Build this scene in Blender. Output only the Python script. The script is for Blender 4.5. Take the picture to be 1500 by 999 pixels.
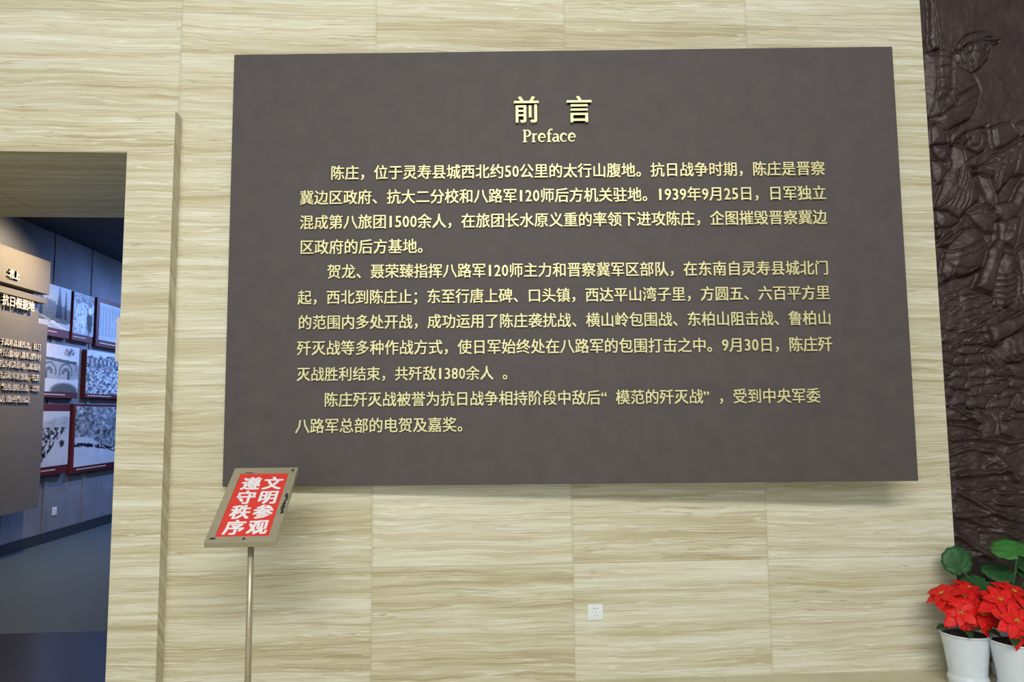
import bpy, bmesh, math, random
import numpy as np
from mathutils import Vector, Matrix, noise as mnoise

for o in list(bpy.data.objects):
    bpy.data.objects.remove(o)
S = bpy.context.scene
COL = S.collection
rnd = random.Random(7)

# ------------------------------------------------------------------ camera
CAM = np.array([0.0, -4.3, 1.5])
FPX = 1090.0
YAW, PIT, ROL = math.radians(3.61677), math.radians(5.45053), math.radians(0.53022)
_cy, _sy, _cp, _sp = math.cos(YAW), math.sin(YAW), math.cos(PIT), math.sin(PIT)
_fw = np.array([_sy * _cp, _cy * _cp, _sp])
_r0 = np.array([_cy, -_sy, 0.0])
_d0 = np.cross(_fw, _r0)
_ri = math.cos(ROL) * _r0 + math.sin(ROL) * _d0
_dn = -math.sin(ROL) * _r0 + math.cos(ROL) * _d0
R = np.array([_ri, _dn, _fw])
cam = bpy.data.cameras.new('camera')
cam.sensor_fit = 'HORIZONTAL'
cam.sensor_width = 36.0
cam.lens = 36.0 * FPX / 1500.0
cam.clip_start = 0.05
camo = bpy.data.objects.new('camera', cam)
COL.objects.link(camo)
m = Matrix.Identity(4)
for i in range(3):
    m[i][0], m[i][1], m[i][2], m[i][3] = _ri[i], -_dn[i], -_fw[i], CAM[i]
camo.matrix_world = m
S.camera = camo

# ------------------------------------------------------------------ view, world, lamp and added fill of the hall
S.view_settings.view_transform = 'Standard'
S.view_settings.look = 'None'
S.view_settings.gamma = 1.0
S.view_settings.use_curve_mapping = False
S.view_settings.exposure = -0.12
W = bpy.data.worlds.new('world')
S.world = W
W.use_nodes = True
W.node_tree.nodes['Background'].inputs[0].default_value = (0.86, 0.93, 0.90, 1)
W.node_tree.nodes['Background'].inputs[1].default_value = 0.27


def area(name, loc, aim, sx, sy, watts, color):
    l = bpy.data.lights.new(name, 'AREA')
    l.shape = 'RECTANGLE'
    l.size, l.size_y, l.energy, l.color = sx, sy, watts, color
    o = bpy.data.objects.new(name, l)
    COL.objects.link(o)
    o.location = loc
    o.rotation_euler = (Vector(aim) - Vector(loc)).to_track_quat('-Z', 'Y').to_euler()
    return o


area('hall_ceiling_lamp', (-0.2, -8.0, 5.5), (-0.5, 0.0, 0.6), 6.0, 0.8, 545, (1.0, 0.95, 0.87))
area('hall_low_fill', (-1.5, -9.0, 2.4), (-0.8, 0.0, 1.3), 6.0, 3.2, 170, (0.92, 0.97, 1.0))  # added cool fill that lifts the lower wall; no entrance stands there

# ------------------------------------------------------------------ helpers: pixels of the photograph -> points on real planes


def ray(px, py):
    return R.T @ np.array([(px - 750.0) / FPX, (py - 499.5) / FPX, 1.0])


def hit(px, py, ax, val):
    v = ray(px, py)
    return CAM + v * ((val - CAM[ax]) / v[ax])


# ------------------------------------------------------------------ helpers: objects


def link(name, me, m=None, parent=None, smooth=False):
    o = bpy.data.objects.new(name, me)
    COL.objects.link(o)
    if m is not None:
        me.materials.append(m)
    if parent is not None:
        o.parent = parent
    if smooth:
        me.polygons.foreach_set('use_smooth', [True] * len(me.polygons))
    return o


def tag(o, label=None, cat=None, group=None, kind=None):
    if label:
        o['label'] = label
    if cat:
        o['category'] = cat
    if group:
        o['group'] = group
    if kind:
        o['kind'] = kind
    return o


def empty(name, loc, label, cat, group=None, rz=0.0):
    o = bpy.data.objects.new(name, None)
    o.empty_display_size = 0.1
    COL.objects.link(o)
    o.location = loc
    o.rotation_euler = (0, 0, rz)
    return tag(o, label, cat, group)


def add_box(bm, x0, x1, y0, y1, z0, z1, bevel=0.0):
    vs = [bm.verts.new((x, y, z)) for x in (x0, x1) for y in (y0, y1) for z in (z0, z1)]
    fs = []
    for q in ((0, 1, 3, 2), (4, 6, 7, 5), (0, 4, 5, 1), (2, 3, 7, 6), (0, 2, 6, 4), (1, 5, 7, 3)):
        fs.append(bm.faces.new([vs[i] for i in q]))
    if bevel > 0:
        es = list({e for f in fs for e in f.edges})
        bmesh.ops.bevel(bm, geom=es, offset=bevel, segments=2, profile=0.6, affect='EDGES')


def bm_obj(name, bm, m, parent=None, smooth=False):
    bmesh.ops.recalc_face_normals(bm, faces=bm.faces)
    me = bpy.data.meshes.new(name)
    bm.to_mesh(me)
    bm.free()
    return link(name, me, m, parent, smooth)


def box(name, x0, x1, y0, y1, z0, z1, m, parent=None, bevel=0.0):
    bm = bmesh.new()
    add_box(bm, x0, x1, y0, y1, z0, z1, bevel)
    return bm_obj(name, bm, m, parent)


def lathe(name, prof, m, parent=None, seg=48, loc=(0, 0, 0)):
    bm = bmesh.new()
    rings = []
    for r, z in prof:
        rings.append([bm.verts.new((loc[0] + r * math.cos(2 * math.pi * i / seg), loc[1] + r * math.sin(2 * math.pi * i / seg), loc[2] + z)) for i in range(seg)])
    for a, b in zip(rings, rings[1:]):
        for i in range(seg):
            bm.faces.new((a[i], a[(i + 1) % seg], b[(i + 1) % seg], b[i]))
    bm.faces.new(rings[0][::-1])
    bm.faces.new(rings[-1])
    o = bm_obj(name, bm, m, parent, True)
    return o


def tube(bm, pts, r, seg=8, r1=None):
    pts = [Vector(p) for p in pts]
    rings = []
    for i, p in enumerate(pts):
        t = (pts[min(i + 1, len(pts) - 1)] - pts[max(i - 1, 0)]).normalized()
        a = t.orthogonal().normalized() if i == 0 else (a - t * a.dot(t)).normalized()
        b = t.cross(a)
        rr = r if r1 is None else r + (r1 - r) * i / (len(pts) - 1)
        rings.append([bm.verts.new(p + (a * math.cos(2 * math.pi * k / seg) + b * math.sin(2 * math.pi * k / seg)) * rr) for k in range(seg)])
    for u, v in zip(rings, rings[1:]):
        for k in range(seg):
            bm.faces.new((u[k], u[(k + 1) % seg], v[(k + 1) % seg], v[k]))
    bm.faces.new(rings[0][::-1])
    bm.faces.new(rings[-1])


# ------------------------------------------------------------------ helpers: materials


class NT:
    def __init__(self, name):
        self.m = bpy.data.materials.new(name)
        self.m.use_nodes = True
        self.t = self.m.node_tree
        self.b = self.t.nodes['Principled BSDF']

    def n(self, typ, **kw):
        nd = self.t.nodes.new(typ)
        for k, v in kw.items():
            setattr(nd, k, v)
        return nd

    def put(self, sock, v):
        if hasattr(v, 'is_output') or isinstance(v, bpy.types.NodeSocket):
            self.t.links.new(v, sock)
        else:
            sock.default_value = v

    def math(self, op, a, b=0.0, c=0.0):
        nd = self.n('ShaderNodeMath', operation=op)
        self.put(nd.inputs[0], a)
        self.put(nd.inputs[1], b)
        self.put(nd.inputs[2], c)
        return nd.outputs[0]

    def xyz(self, x, y, z):
        nd = self.n('ShaderNodeCombineXYZ')
        for i, v in enumerate((x, y, z)):
            self.put(nd.inputs[i], v)
        return nd.outputs[0]

    def noise(self, vec, scale, detail=4.0, rough=0.55, dist=0.0):
        nd = self.n('ShaderNodeTexNoise')
        self.put(nd.inputs['Vector'], vec)
        nd.inputs['Scale'].default_value = scale
        nd.inputs['Detail'].default_value = detail
        nd.inputs['Roughness'].default_value = rough
        nd.inputs['Distortion'].default_value = dist
        return nd.outputs['Fac']

    def ramp(self, fac, stops):
        nd = self.n('ShaderNodeValToRGB')
        el = nd.color_ramp.elements
        while len(el) < len(stops):
            el.new(0.5)
        for e, (p, c) in zip(el, stops):
            e.position = p
            e.color = (*c, 1) if len(c) == 3 else c
        self.put(nd.inputs[0], fac)
        return nd.outputs[0]

    def mix(self, fac, a, b, mode='MIX'):
        nd = self.n('ShaderNodeMix', data_type='RGBA', blend_type=mode)
        self.put(nd.inputs[0], fac)
        self.put(nd.inputs[6], a if not isinstance(a, tuple) else (*a, 1))
        self.put(nd.inputs[7], b if not isinstance(b, tuple) else (*b, 1))
        return nd.outputs[2]

    def coord(self):
        return self.n('ShaderNodeTexCoord').outputs['Object']

    def sep(self, v):
        nd = self.n('ShaderNodeSeparateXYZ')
        self.put(nd.inputs[0], v)
        return nd.outputs

    def bump(self, h, strength, dist=0.01):
        nd = self.n('ShaderNodeBump')
        nd.inputs['Strength'].default_value = strength
        nd.inputs['Distance'].default_value = dist
        self.put(nd.inputs['Height'], h)
        self.t.links.new(nd.outputs[0], self.b.inputs['Normal'])

    def out(self, color, rough=0.5, metal=0.0, spec=0.5):
        self.put(self.b.inputs['Base Color'], color if not isinstance(color, tuple) else (*color, 1))
        self.put(self.b.inputs['Roughness'], rough)
        self.b.inputs['Metallic'].default_value = metal
        self.b.inputs['Specular IOR Level'].default_value = spec
        return self.m


def simple(name, col, rough=0.5, metal=0.0, spec=0.5, var=0.12, scale=30.0, bump=0.0):
    k = NT(name)
    f = k.noise(k.coord(), scale, 4.0, 0.6)
    lo = tuple(c * (1 - var) for c in col)
    hi = tuple(min(1.0, c * (1 + var)) for c in col)
    if bump:
        k.bump(f, bump, 0.004)
    return k.out(k.ramp(f, [(0.3, lo), (0.7, hi)]), rough, metal, spec)


TILE_H, TILE_W, TILE_X = 0.645, 1.1335, 0.608


def travertine(name, columns=True, rows=True, seed=0.0):
    k = NT(name)
    X, Y, Z = k.sep(k.coord())
    v = k.math('ADD', Z, Y)
    u = k.math('ADD', X, k.math('MULTIPLY', Y, 0.15))
    rowv = k.math('DIVIDE', k.math('ADD', Z, 0.005), TILE_H)
    colv = k.math('DIVIDE', k.math('SUBTRACT', X, TILE_X), TILE_W)
    iu = k.math('FLOOR', colv) if columns else seed + 3.0
    iv = k.math('FLOOR', rowv) if rows else seed + 5.0
    wn = k.n('ShaderNodeTexWhiteNoise', noise_dimensions='3D')
    k.put(wn.inputs['Vector'], k.xyz(iu, iv, seed))
    r1 = wn.outputs['Value']
    rc = k.n('ShaderNodeSeparateColor')
    k.put(rc.inputs[0], wn.outputs['Color'])
    r2, r3 = rc.outputs[1], rc.outputs[2]
    uu = k.math('ADD', u, k.math('MULTIPLY', r1, 37.0))
    vv = k.math('ADD', v, k.math('MULTIPLY', r2, 23.0))
    wob = k.noise(k.xyz(k.math('MULTIPLY', uu, 1.5), k.math('MULTIPLY', vv, 2.6), 0.0), 1.0, 3.0, 0.5)
    vw = k.math('ADD', vv, k.math('MULTIPLY', wob, 0.065))
    wob2 = k.noise(k.xyz(k.math('MULTIPLY', uu, 14.0), k.math('MULTIPLY', vv, 26.0), 2.0), 1.0, 4.0, 0.62)
    vw = k.math('ADD', vw, k.math('MULTIPLY', wob2, 0.009))
    broad = k.noise(k.xyz(k.math('MULTIPLY', uu, 0.35), k.math('MULTIPLY', vw, 9.0), 1.0), 1.0, 3.0, 0.55)
    mid = k.noise(k.xyz(k.math('MULTIPLY', uu, 0.8), k.math('MULTIPLY', vw, 30.0), 4.0), 1.0, 4.0, 0.6)
    fine = k.noise(k.xyz(k.math('MULTIPLY', uu, 2.4), k.math('MULTIPLY', vw, 120.0), 7.0), 1.0, 3.0, 0.7)
    blot = k.noise(k.xyz(k.math('MULTIPLY', uu, 2.2), k.math('MULTIPLY', vw, 11.0), 9.0), 1.0, 4.0, 0.65)
    mixv = k.math('ADD', k.math('MULTIPLY', broad, 0.33), k.math('ADD', k.math('MULTIPLY', mid, 0.36), k.math('MULTIPLY', fine, 0.31)))
    mixv = k.math('ADD', mixv, k.math('MULTIPLY', k.math('SUBTRACT', r3, 0.5), 0.085))
    base = k.ramp(mixv, [(0.38, (0.43, 0.365, 0.215)), (0.45, (0.535, 0.485, 0.32)), (0.50, (0.605, 0.57, 0.415)),
                         (0.55, (0.67, 0.655, 0.515)), (0.63, (0.755, 0.76, 0.65))])
    bl = k.math('MULTIPLY', k.math('GREATER_THAN', broad, 0.0), k.ramp(blot, [(0.58, (0, 0, 0)), (0.72, (1, 1, 1))]))
    base = k.mix(k.math('MULTIPLY', bl, 0.30), base, (0.46, 0.37, 0.19))
    vein = k.noise(k.xyz(k.math('MULTIPLY', uu, 0.55), k.math('MULTIPLY', vw, 17.0), 15.0), 1.0, 3.0, 0.6)
    patch = k.ramp(k.noise(k.xyz(k.math('MULTIPLY', uu, 1.1), k.math('MULTIPLY', vw, 5.0), 18.0), 1.0, 2.0, 0.5), [(0.42, (0, 0, 0)), (0.58, (1, 1, 1))])
    for lv, col_, amt, wd in ((0.50, (0.36, 0.275, 0.15), 0.72, 0.010), (0.56, (0.86, 0.85, 0.77), 0.70, 0.015), (0.45, (0.86, 0.85, 0.77), 0.65, 0.013), (0.40, (0.38, 0.30, 0.165), 0.62, 0.010), (0.53, (0.40, 0.32, 0.19), 0.40, 0.005)):
        dl = k.math('ABSOLUTE', k.math('SUBTRACT', vein, lv))
        ln = k.math('MULTIPLY', k.math('SUBTRACT', 1.0, k.math('MINIMUM', 1.0, k.math('DIVIDE', dl, wd))), patch if lv in (0.5, 0.45) else k.math('SUBTRACT', 1.0, k.math('MULTIPLY', patch, 0.7)))
        base = k.mix(k.math('MULTIPLY', ln, amt), base, col_)
    pit = k.ramp(k.noise(k.xyz(k.math('MULTIPLY', uu, 3.0), k.math('MULTIPLY', vw, 70.0), 12.0), 1.0, 5.0, 0.7), [(0.28, (1, 1, 1)), (0.36, (0, 0, 0))])
    base = k.mix(k.math('MULTIPLY', pit, 0.4), base, (0.36, 0.29, 0.15))
    if rows:
        fr = k.math('FRACT', rowv)
        d = k.math('MULTIPLY', k.math('MINIMUM', fr, k.math('SUBTRACT', 1.0, fr)), TILE_H)
        base = k.mix(k.math('MULTIPLY', k.math('LESS_THAN', d, 0.0022), 0.42), base, (0.20, 0.17, 0.09))
        d2 = k.math('MULTIPLY', k.math('SUBTRACT', 1.0, fr), TILE_H)
        base = k.mix(k.math('MULTIPLY', k.math('MULTIPLY', k.math('LESS_THAN', d2, 0.0075), k.math('GREATER_THAN', d2, 0.0022)), 0.38), base, (0.80, 0.79, 0.68))
    if columns:
        fc = k.math('FRACT', colv)
        dc = k.math('MULTIPLY', k.math('MINIMUM', fc, k.math('SUBTRACT', 1.0, fc)), TILE_W)
        soft = k.math('MULTIPLY', k.math('SUBTRACT', 1.0, k.math('MINIMUM', 1.0, k.math('DIVIDE', dc, 0.017))), k.math('ADD', 0.04, k.math('MULTIPLY', r1, 0.22)))
        base = k.mix(soft, base, (0.40, 0.37, 0.26))
        base = k.mix(k.math('MULTIPLY', k.math('LESS_THAN', dc, 0.003), 0.16), base, (0.25, 0.23, 0.15))
    k.bump(k.math('SUBTRACT', fine, pit), 0.12, 0.003)
    return k.out(base, 0.46, 0.0, 0.4)


M = {}
M['trav'] = travertine('travertine_tiles')
M['trav_trim'] = travertine('travertine_trim', columns=False, rows=False, seed=11.0)
M['board'] = simple('sign_board_face', (0.079, 0.069, 0.070), 0.62, spec=0.35, var=0.10, scale=9.0)
M['gold'] = simple('gilded_letters', (0.66, 0.62, 0.34), 0.42, metal=0.25, var=0.08, scale=14.0)
M['brass'] = simple('dull_brass', (0.46, 0.42, 0.31), 0.36, metal=0.45, var=0.07, scale=25.0)
M['red'] = simple('red_print', (0.74, 0.045, 0.035), 0.5, var=0.05)
M['white_print'] = simple('white_print', (0.86, 0.86, 0.90), 0.5, var=0.03)
M['black'] = simple('dark_scuff', (0.03, 0.03, 0.03), 0.6)
M['socket'] = simple('socket_plastic', (0.78, 0.84, 0.86), 0.35, var=0.03)
M['bronze'] = None
M['pot'] = simple('white_glaze', (0.70, 0.78, 0.87), 0.22, var=0.04, scale=18.0)
M['soil'] = simple('dark_soil', (0.015, 0.014, 0.013), 0.8, var=0.5, scale=120.0, bump=0.6)
M['bract'] = simple('red_bract', (0.74, 0.016, 0.014), 0.5, spec=0.25, var=0.16, scale=40.0)
M['yellow'] = simple('yellow_cyathia', (0.55, 0.36, 0.03), 0.5, var=0.3, scale=200.0)
M['leaf_dark'] = simple('dark_leaf', (0.020, 0.070, 0.022), 0.4, var=0.3, scale=40.0)
M['leaf'] = simple('geranium_leaf', (0.028, 0.105, 0.036), 0.45, spec=0.3, var=0.35, scale=26.0)
M['leaf_bright'] = simple('fresh_geranium_leaf', (0.05, 0.20, 0.042), 0.45, spec=0.3, var=0.25, scale=26.0)
M['stem'] = simple('green_stem', (0.06, 0.13, 0.05), 0.5)
M['grey_panel'] = simple('grey_panel_paint', (0.16, 0.142, 0.115), 0.6, var=0.05, scale=6.0)
M['dark_recess'] = simple('recess_near_black', (0.035, 0.035, 0.036), 0.7)  # near-black tone of the set-back plate, darker than the panel faces
M['pale_letters'] = simple('pale_letters', (0.72, 0.66, 0.57), 0.5, var=0.05)
M['maroon'] = simple('maroon_frame', (0.11, 0.012, 0.018), 0.45, var=0.12)
M['plaster'] = simple('grey_plaster', (0.20, 0.205, 0.225), 0.85, var=0.16, scale=3.5, bump=0.15)
M['navy'] = simple('navy_ceiling', (0.022, 0.030, 0.05), 0.8, var=0.1, scale=2.0)
M['base_dark'] = simple('dark_skirting', (0.03, 0.036, 0.046), 0.5)
M['ex_floor'] = simple('grey_vinyl_floor', (0.07, 0.095, 0.10), 0.45, var=0.07, scale=2.2)
M['granite'] = simple('brown_granite', (0.020, 0.014, 0.014), 0.24, spec=0.35, var=0.35, scale=90.0)
M['white_paint'] = simple('white_plate', (0.70, 0.68, 0.66), 0.45, var=0.04)


def floor_mat():
    k = NT('hall_stone_floor')
    X, Y, Z = k.sep(k.coord())
    f = k.noise(k.coord(), 2.2, 6.0, 0.6, 0.6)
    c = k.ramp(f, [(0.3, (0.50, 0.47, 0.31)), (0.6, (0.62, 0.585, 0.41)), (0.8, (0.66, 0.63, 0.47))])
    for ax, off in ((X, 0.21), (Y, 0.05)):
        fr = k.math('FRACT', k.math('ADD', k.math('DIVIDE', ax, 0.8), off))
        d = k.math('MULTIPLY', k.math('MINIMUM', fr, k.math('SUBTRACT', 1.0, fr)), 0.8)
        c = k.mix(k.math('MULTIPLY', k.math('LESS_THAN', d, 0.002), 0.5), c, (0.25, 0.22, 0.14))
    return k.out(c, 0.22, 0.0, 0.5)


M['floor'] = floor_mat()


def bronze_mat():
    k = NT('brown_cast_relief')
    f = k.noise(k.coord(), 7.0, 6.0, 0.65)
    g = k.noise(k.coord(), 42.0, 5.0, 0.7)
    c = k.ramp(f, [(0.3, (0.025, 0.014, 0.014)), (0.55, (0.043, 0.024, 0.022)), (0.75, (0.058, 0.041, 0.040))])
    k.bump(g, 0.25, 0.004)
    return k.out(c, k.ramp(g, [(0.3, (0.42, 0.42, 0.42)), (0.7, (0.62, 0.62, 0.62))]), 0.0, 0.6)


M['bronze'] = bronze_mat()

# ================================================================== THE HALL'S SHELL
WALL_END, WALL_T, WALL_TOP = 2.868, 1.33, 5.3
DOOR_L, DOOR_R, DOOR_TOP = -4.50, -1.895, 2.982

bm = bmesh.new()
add_box(bm, DOOR_R, WALL_END, 0.0, WALL_T, 0.0, WALL_TOP)
add_box(bm, -8.0, DOOR_L, 0.0, WALL_T, 0.0, WALL_TOP)
add_box(bm, DOOR_L, DOOR_R, 0.0, WALL_T, DOOR_TOP, WALL_TOP)
tag(bm_obj('wall_front', bm, M['trav']), 'cream banded travertine wall carrying the brown sign board', kind='structure')

# raised stone surround of the doorway
bm = bmesh.new()
SO, SP = -1.641, 0.10
STOP = 3.222
add_box(bm, DOOR_R, SO, -SP, -0.0005, 0.0, STOP)
add_box(bm, DOOR_L - 0.254, DOOR_L, -SP, -0.0005, 0.0, STOP)
add_box(bm, DOOR_L, DOOR_R, -SP, -0.0005, DOOR_TOP, STOP)
tag(bm_obj('trim_1', bm, M['trav_trim']), 'raised travertine surround of the open doorway', kind='structure')

# lining of the deep doorway, one soffit slab and two jamb slabs
bm = bmesh.new()
seam = float(hit(36, 298, 2, DOOR_TOP)[0])
add_box(bm, DOOR_L, seam - 0.003, -SP + 0.001, WALL_T, DOOR_TOP - 0.006, DOOR_TOP - 0.0005)
add_box(bm, seam + 0.003, DOOR_R, -SP + 0.001, WALL_T, DOOR_TOP - 0.006, DOOR_TOP - 0.0005)
add_box(bm, DOOR_R - 0.004, DOOR_R - 0.0005, -SP + 0.001, WALL_T, 0.0, DOOR_TOP - 0.004)
add_box(bm, DOOR_L + 0.0005, DOOR_L + 0.004, -SP + 0.001, WALL_T, 0.0, DOOR_TOP - 0.004)
tag(bm_obj('trim_2', bm, M['trav_trim']), 'travertine lining inside the deep doorway', kind='structure')

# backing wall behind the relief and the hall floor
tag(box('wall_right', WALL_END, 6.0, 0.16, 0.40, 0.0, WALL_TOP, M['plaster']), 'wall behind the cast relief', kind='structure')
tag(box('floor', -8.0, 6.0, -9.0, 0.16, -0.10, 0.0, M['floor']), 'pale polished stone floor of the hall', kind='structure')

# ================================================================== THE SMALL EXHIBITION ROOM BEHIND THE DOORWAY
EXL, EXR, EXB = -5.0, 1.6, 14.0
EXH = float(hit(100, 350.5, 0, EXL)[2])
tag(box('floor_doorway', DOOR_L, DOOR_R, 0.0, 1.245, -0.10, 0.001, M['granite']), 'dark brown polished granite floor in the doorway', kind='structure')
bm = bmesh.new()
add_box(bm, EXL - 0.2, EXR + 0.2, WALL_T, EXB + 0.2, -0.10, 0.0)
add_box(bm, DOOR_L, DOOR_R, 1.245, WALL_T, -0.10, 0.0)
tag(bm_obj('floor_exhibition', bm, M['ex_floor']), 'blue-grey floor of the dark room beyond the doorway', kind='structure')
tag(box('wall_left', EXL - 0.2, EXL, WALL_T, EXB, 0.0, EXH, M['plaster']), 'grey plaster wall hung with photographs beyond the doorway', kind='structure')
tag(box('wall_exhibition_right', EXR, EXR + 0.2, WALL_T, EXB, 0.0, EXH, M['plaster']), kind='structure')
tag(box('wall_exhibition_back', EXL - 0.2, EXR + 0.2, EXB, EXB + 0.2, 0.0, EXH, M['plaster']), kind='structure')
tag(box('ceiling', EXL - 0.2, EXR + 0.2, WALL_T, EXB + 0.2, EXH, EXH + 0.12, M['navy']), 'dark navy ceiling beyond the doorway', kind='structure')
tag(box('baseboard_left', EXL, EXL + 0.018, WALL_T, EXB, 0.0, 0.125, M['base_dark']), 'dark skirting under the photographs', kind='structure')
# thin cover strips on the plaster
bm = bmesh.new()
for y in (hit(150, 440, 0, EXL)[1] - 0.33, hit(60, 770, 0, EXL)[1]):
    add_box(bm, EXL, EXL + 0.012, y, y + 0.09, 0.125, EXH)
tag(bm_obj('trim_3', bm, M['plaster']), 'flat cover strips on the plaster wall', kind='structure')


def spot(name, loc, aim, watts, color, size, blend=0.5, rad=0.05):
    l = bpy.data.lights.new(name, 'SPOT')
    l.energy, l.color, l.spot_size, l.spot_blend, l.shadow_soft_size = watts, color, math.radians(size), blend, rad
    o = bpy.data.objects.new(name, l)
    COL.objects.link(o)
    o.location = loc
    o.rotation_euler = (Vector(aim) - Vector(loc)).to_track_quat('-Z', 'Y').to_euler()


spot('exhibition_spot', (EXL + 1.15, 3.9, EXH - 0.1), (EXL + 0.2, 3.6, 2.1), 300, (1.0, 0.79, 0.52), 130, 1.0)
spot('exhibition_spot', (EXL + 1.7, 6.2, EXH - 0.1), (EXL, 5.4, 1.2), 230, (0.25, 0.43, 1.0), 120, 1.0)
spot('exhibition_spot', (EXL + 1.7, 8.0, EXH - 0.1), (EXL, 7.2, 1.1), 500, (0.25, 0.43, 1.0), 120, 1.0)
area('exhibition_ambient_fill', (EXL + 3.4, 6.6, EXH - 0.05), (EXL + 3.2, 6.6, 0.0), 1.2, 3.0, 38, (0.33, 0.52, 1.0))  # added blue ambient fill for the room, not a fitting of its own
spot('exhibition_uplight', (EXL + 2.6, 8.6, 2.4), (EXL + 1.6, 7.6, EXH), 110, (0.30, 0.50, 1.0), 150, 1.0)

# ================================================================== GLYPHS
_gc = {}
dg_font = None


def glyph(ch, offset, depth, bevel):
    key = (ch, offset, depth, bevel)
    if key in _gc:
        return _gc[key]
    cu = bpy.data.curves.new('glyph', 'FONT')
    cu.body = ch
    cu.size = 1.0
    cu.resolution_u = 2
    cu.extrude = depth
    cu.bevel_depth = bevel
    cu.bevel_resolution = 0
    o = bpy.data.objects.new('glyph', cu)
    COL.objects.link(o)
    dg = bpy.context.evaluated_depsgraph_get()
    me = bpy.data.meshes.new_from_object(o.evaluated_get(dg))
    vs = np.array([v.co[:] for v in me.vertices]) if len(me.vertices) else np.zeros((0, 3))
    fs = [tuple(p.vertices) for p in me.polygons]
    bpy.data.objects.remove(o)
    bpy.data.curves.remove(cu)
    bpy.data.meshes.remove(me)
    if offset > 0 and len(vs):
        # heavier weight: the outline repeated a hair to each side, each copy a trace shallower
        V_, F_, n_ = [], [], len(vs)
        for i_, (a_, b_) in enumerate(((0, 0), (1, 0.6), (-1, 0.6), (1, -0.6), (-1, -0.6))):
            w_ = vs + np.array([a_ * offset, b_ * offset, 0.0])
            w_[:, 2] *= 1.0 - 0.01 * i_
            V_.append(w_)
            F_ += [tuple(j + i_ * n_ for j in f) for f in fs]
        vs, fs = np.concatenate(V_), F_
    _gc[key] = (vs, fs)
    return _gc[key]


def cells_of(s):
    out, x = [], 0.0
    for ch in s:
        w = 0.52 if ch.isdigit() else (0.6 if ch == ' ' else 1.0)
        out.append((ch, x, w))
        x += w
    return out, x


# reference box of a full-size character: its ink is centred in its cell
_ref = glyph('国', 0.0, 0.0, 0.0)[0]
G_W = float(_ref[:, 0].max() - _ref[:, 0].min())
G_H = float(_ref[:, 1].max() - _ref[:, 1].min())
G_CX = float(_ref[:, 0].max() + _ref[:, 0].min()) / 2
G_CY = float(_ref[:, 1].max() + _ref[:, 1].min()) / 2
EM = G_W / 0.84                 # one full cell in the glyph's own units


def text_mesh(name, items, m, parent, offset=0.012, depth=0.02, bevel=0.0):
    """items: (char, centre x, centre z, size of the em, cell width, rotation basis) in the parent's plane; front faces -Y"""
    V, F = [], []
    n = 0
    for ch, cx, cz, em, yf in items:
        if ch == ' ':
            continue
        vs, fs = glyph(ch, offset, depth, bevel)
        if not len(vs):
            continue
        s = em / EM
        if ch.isdigit():
            lo, hi = vs[:, 0].min(), vs[:, 0].max()
            sx = s * min(1.0, 0.44 * EM / (hi - lo)) if ch != '1' else s * 1.25
            gx = (lo + hi) / 2
            sz = s * (G_H * 0.90) / (vs[:, 1].max() - vs[:, 1].min())
            gy = (vs[:, 1].max() + vs[:, 1].min()) / 2
        else:
            sx, sz, gx, gy = s, s * 1.07, G_CX, G_CY
        P = np.stack([cx + (vs[:, 0] - gx) * sx, yf - depth * s - vs[:, 2] * s, cz + (vs[:, 1] - gy) * sz], 1)
        V.append(P)
        F += [tuple(i + n for i in f) for f in fs]
        n += len(vs)
    me = bpy.data.meshes.new(name)
    me.from_pydata(np.concatenate(V).tolist(), [], F)
    me.update()
    return link(name, me, m, parent)


# ================================================================== THE LARGE SIGN BOARD
TH = math.radians(4.0)
B_Y0 = -0.055
BP = hit(334.3, 396, 1, B_Y0)                     # a point of its left edge
BO = np.array([BP[0], B_Y0, 0.0])
BW, BZ0, BZ1, BT = 3.819, 1.104, 3.586, 0.045
board = empty('sign_board', BO, 'huge dark brown board with raised gold Chinese writing on the travertine wall', 'sign board', rz=-TH)
bm = bmesh.new()
add_box(bm, 0.0, BW, 0.0, BT, BZ0, BZ1, 0.004)
bm_obj('panel', bm, M['board'], board)
# the brackets that hold the far end off the wall
for bx_ in (0.25, BW - 0.35):
    gap = 0.055 + math.sin(TH) * bx_ - BT
    for bz_ in (1.5, 3.2):
        bm = bmesh.new()
        add_box(bm, bx_ - 0.04, bx_ + 0.04, BT, BT + max(gap, 0.004) + 0.001, bz_ - 0.04, bz_ + 0.04)
        bm_obj('bracket', bm, M['brass'], board)

_n = np.array([math.sin(TH), math.cos(TH), 0.0])
_u = np.array([math.cos(TH), -math.sin(TH), 0.0])


def on_board(px, py):
    v = ray(px, py)
    P = CAM + v * (_n @ (BO - CAM) / (_n @ v))
    return float((P - BO) @ _u), float(P[2])


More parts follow.
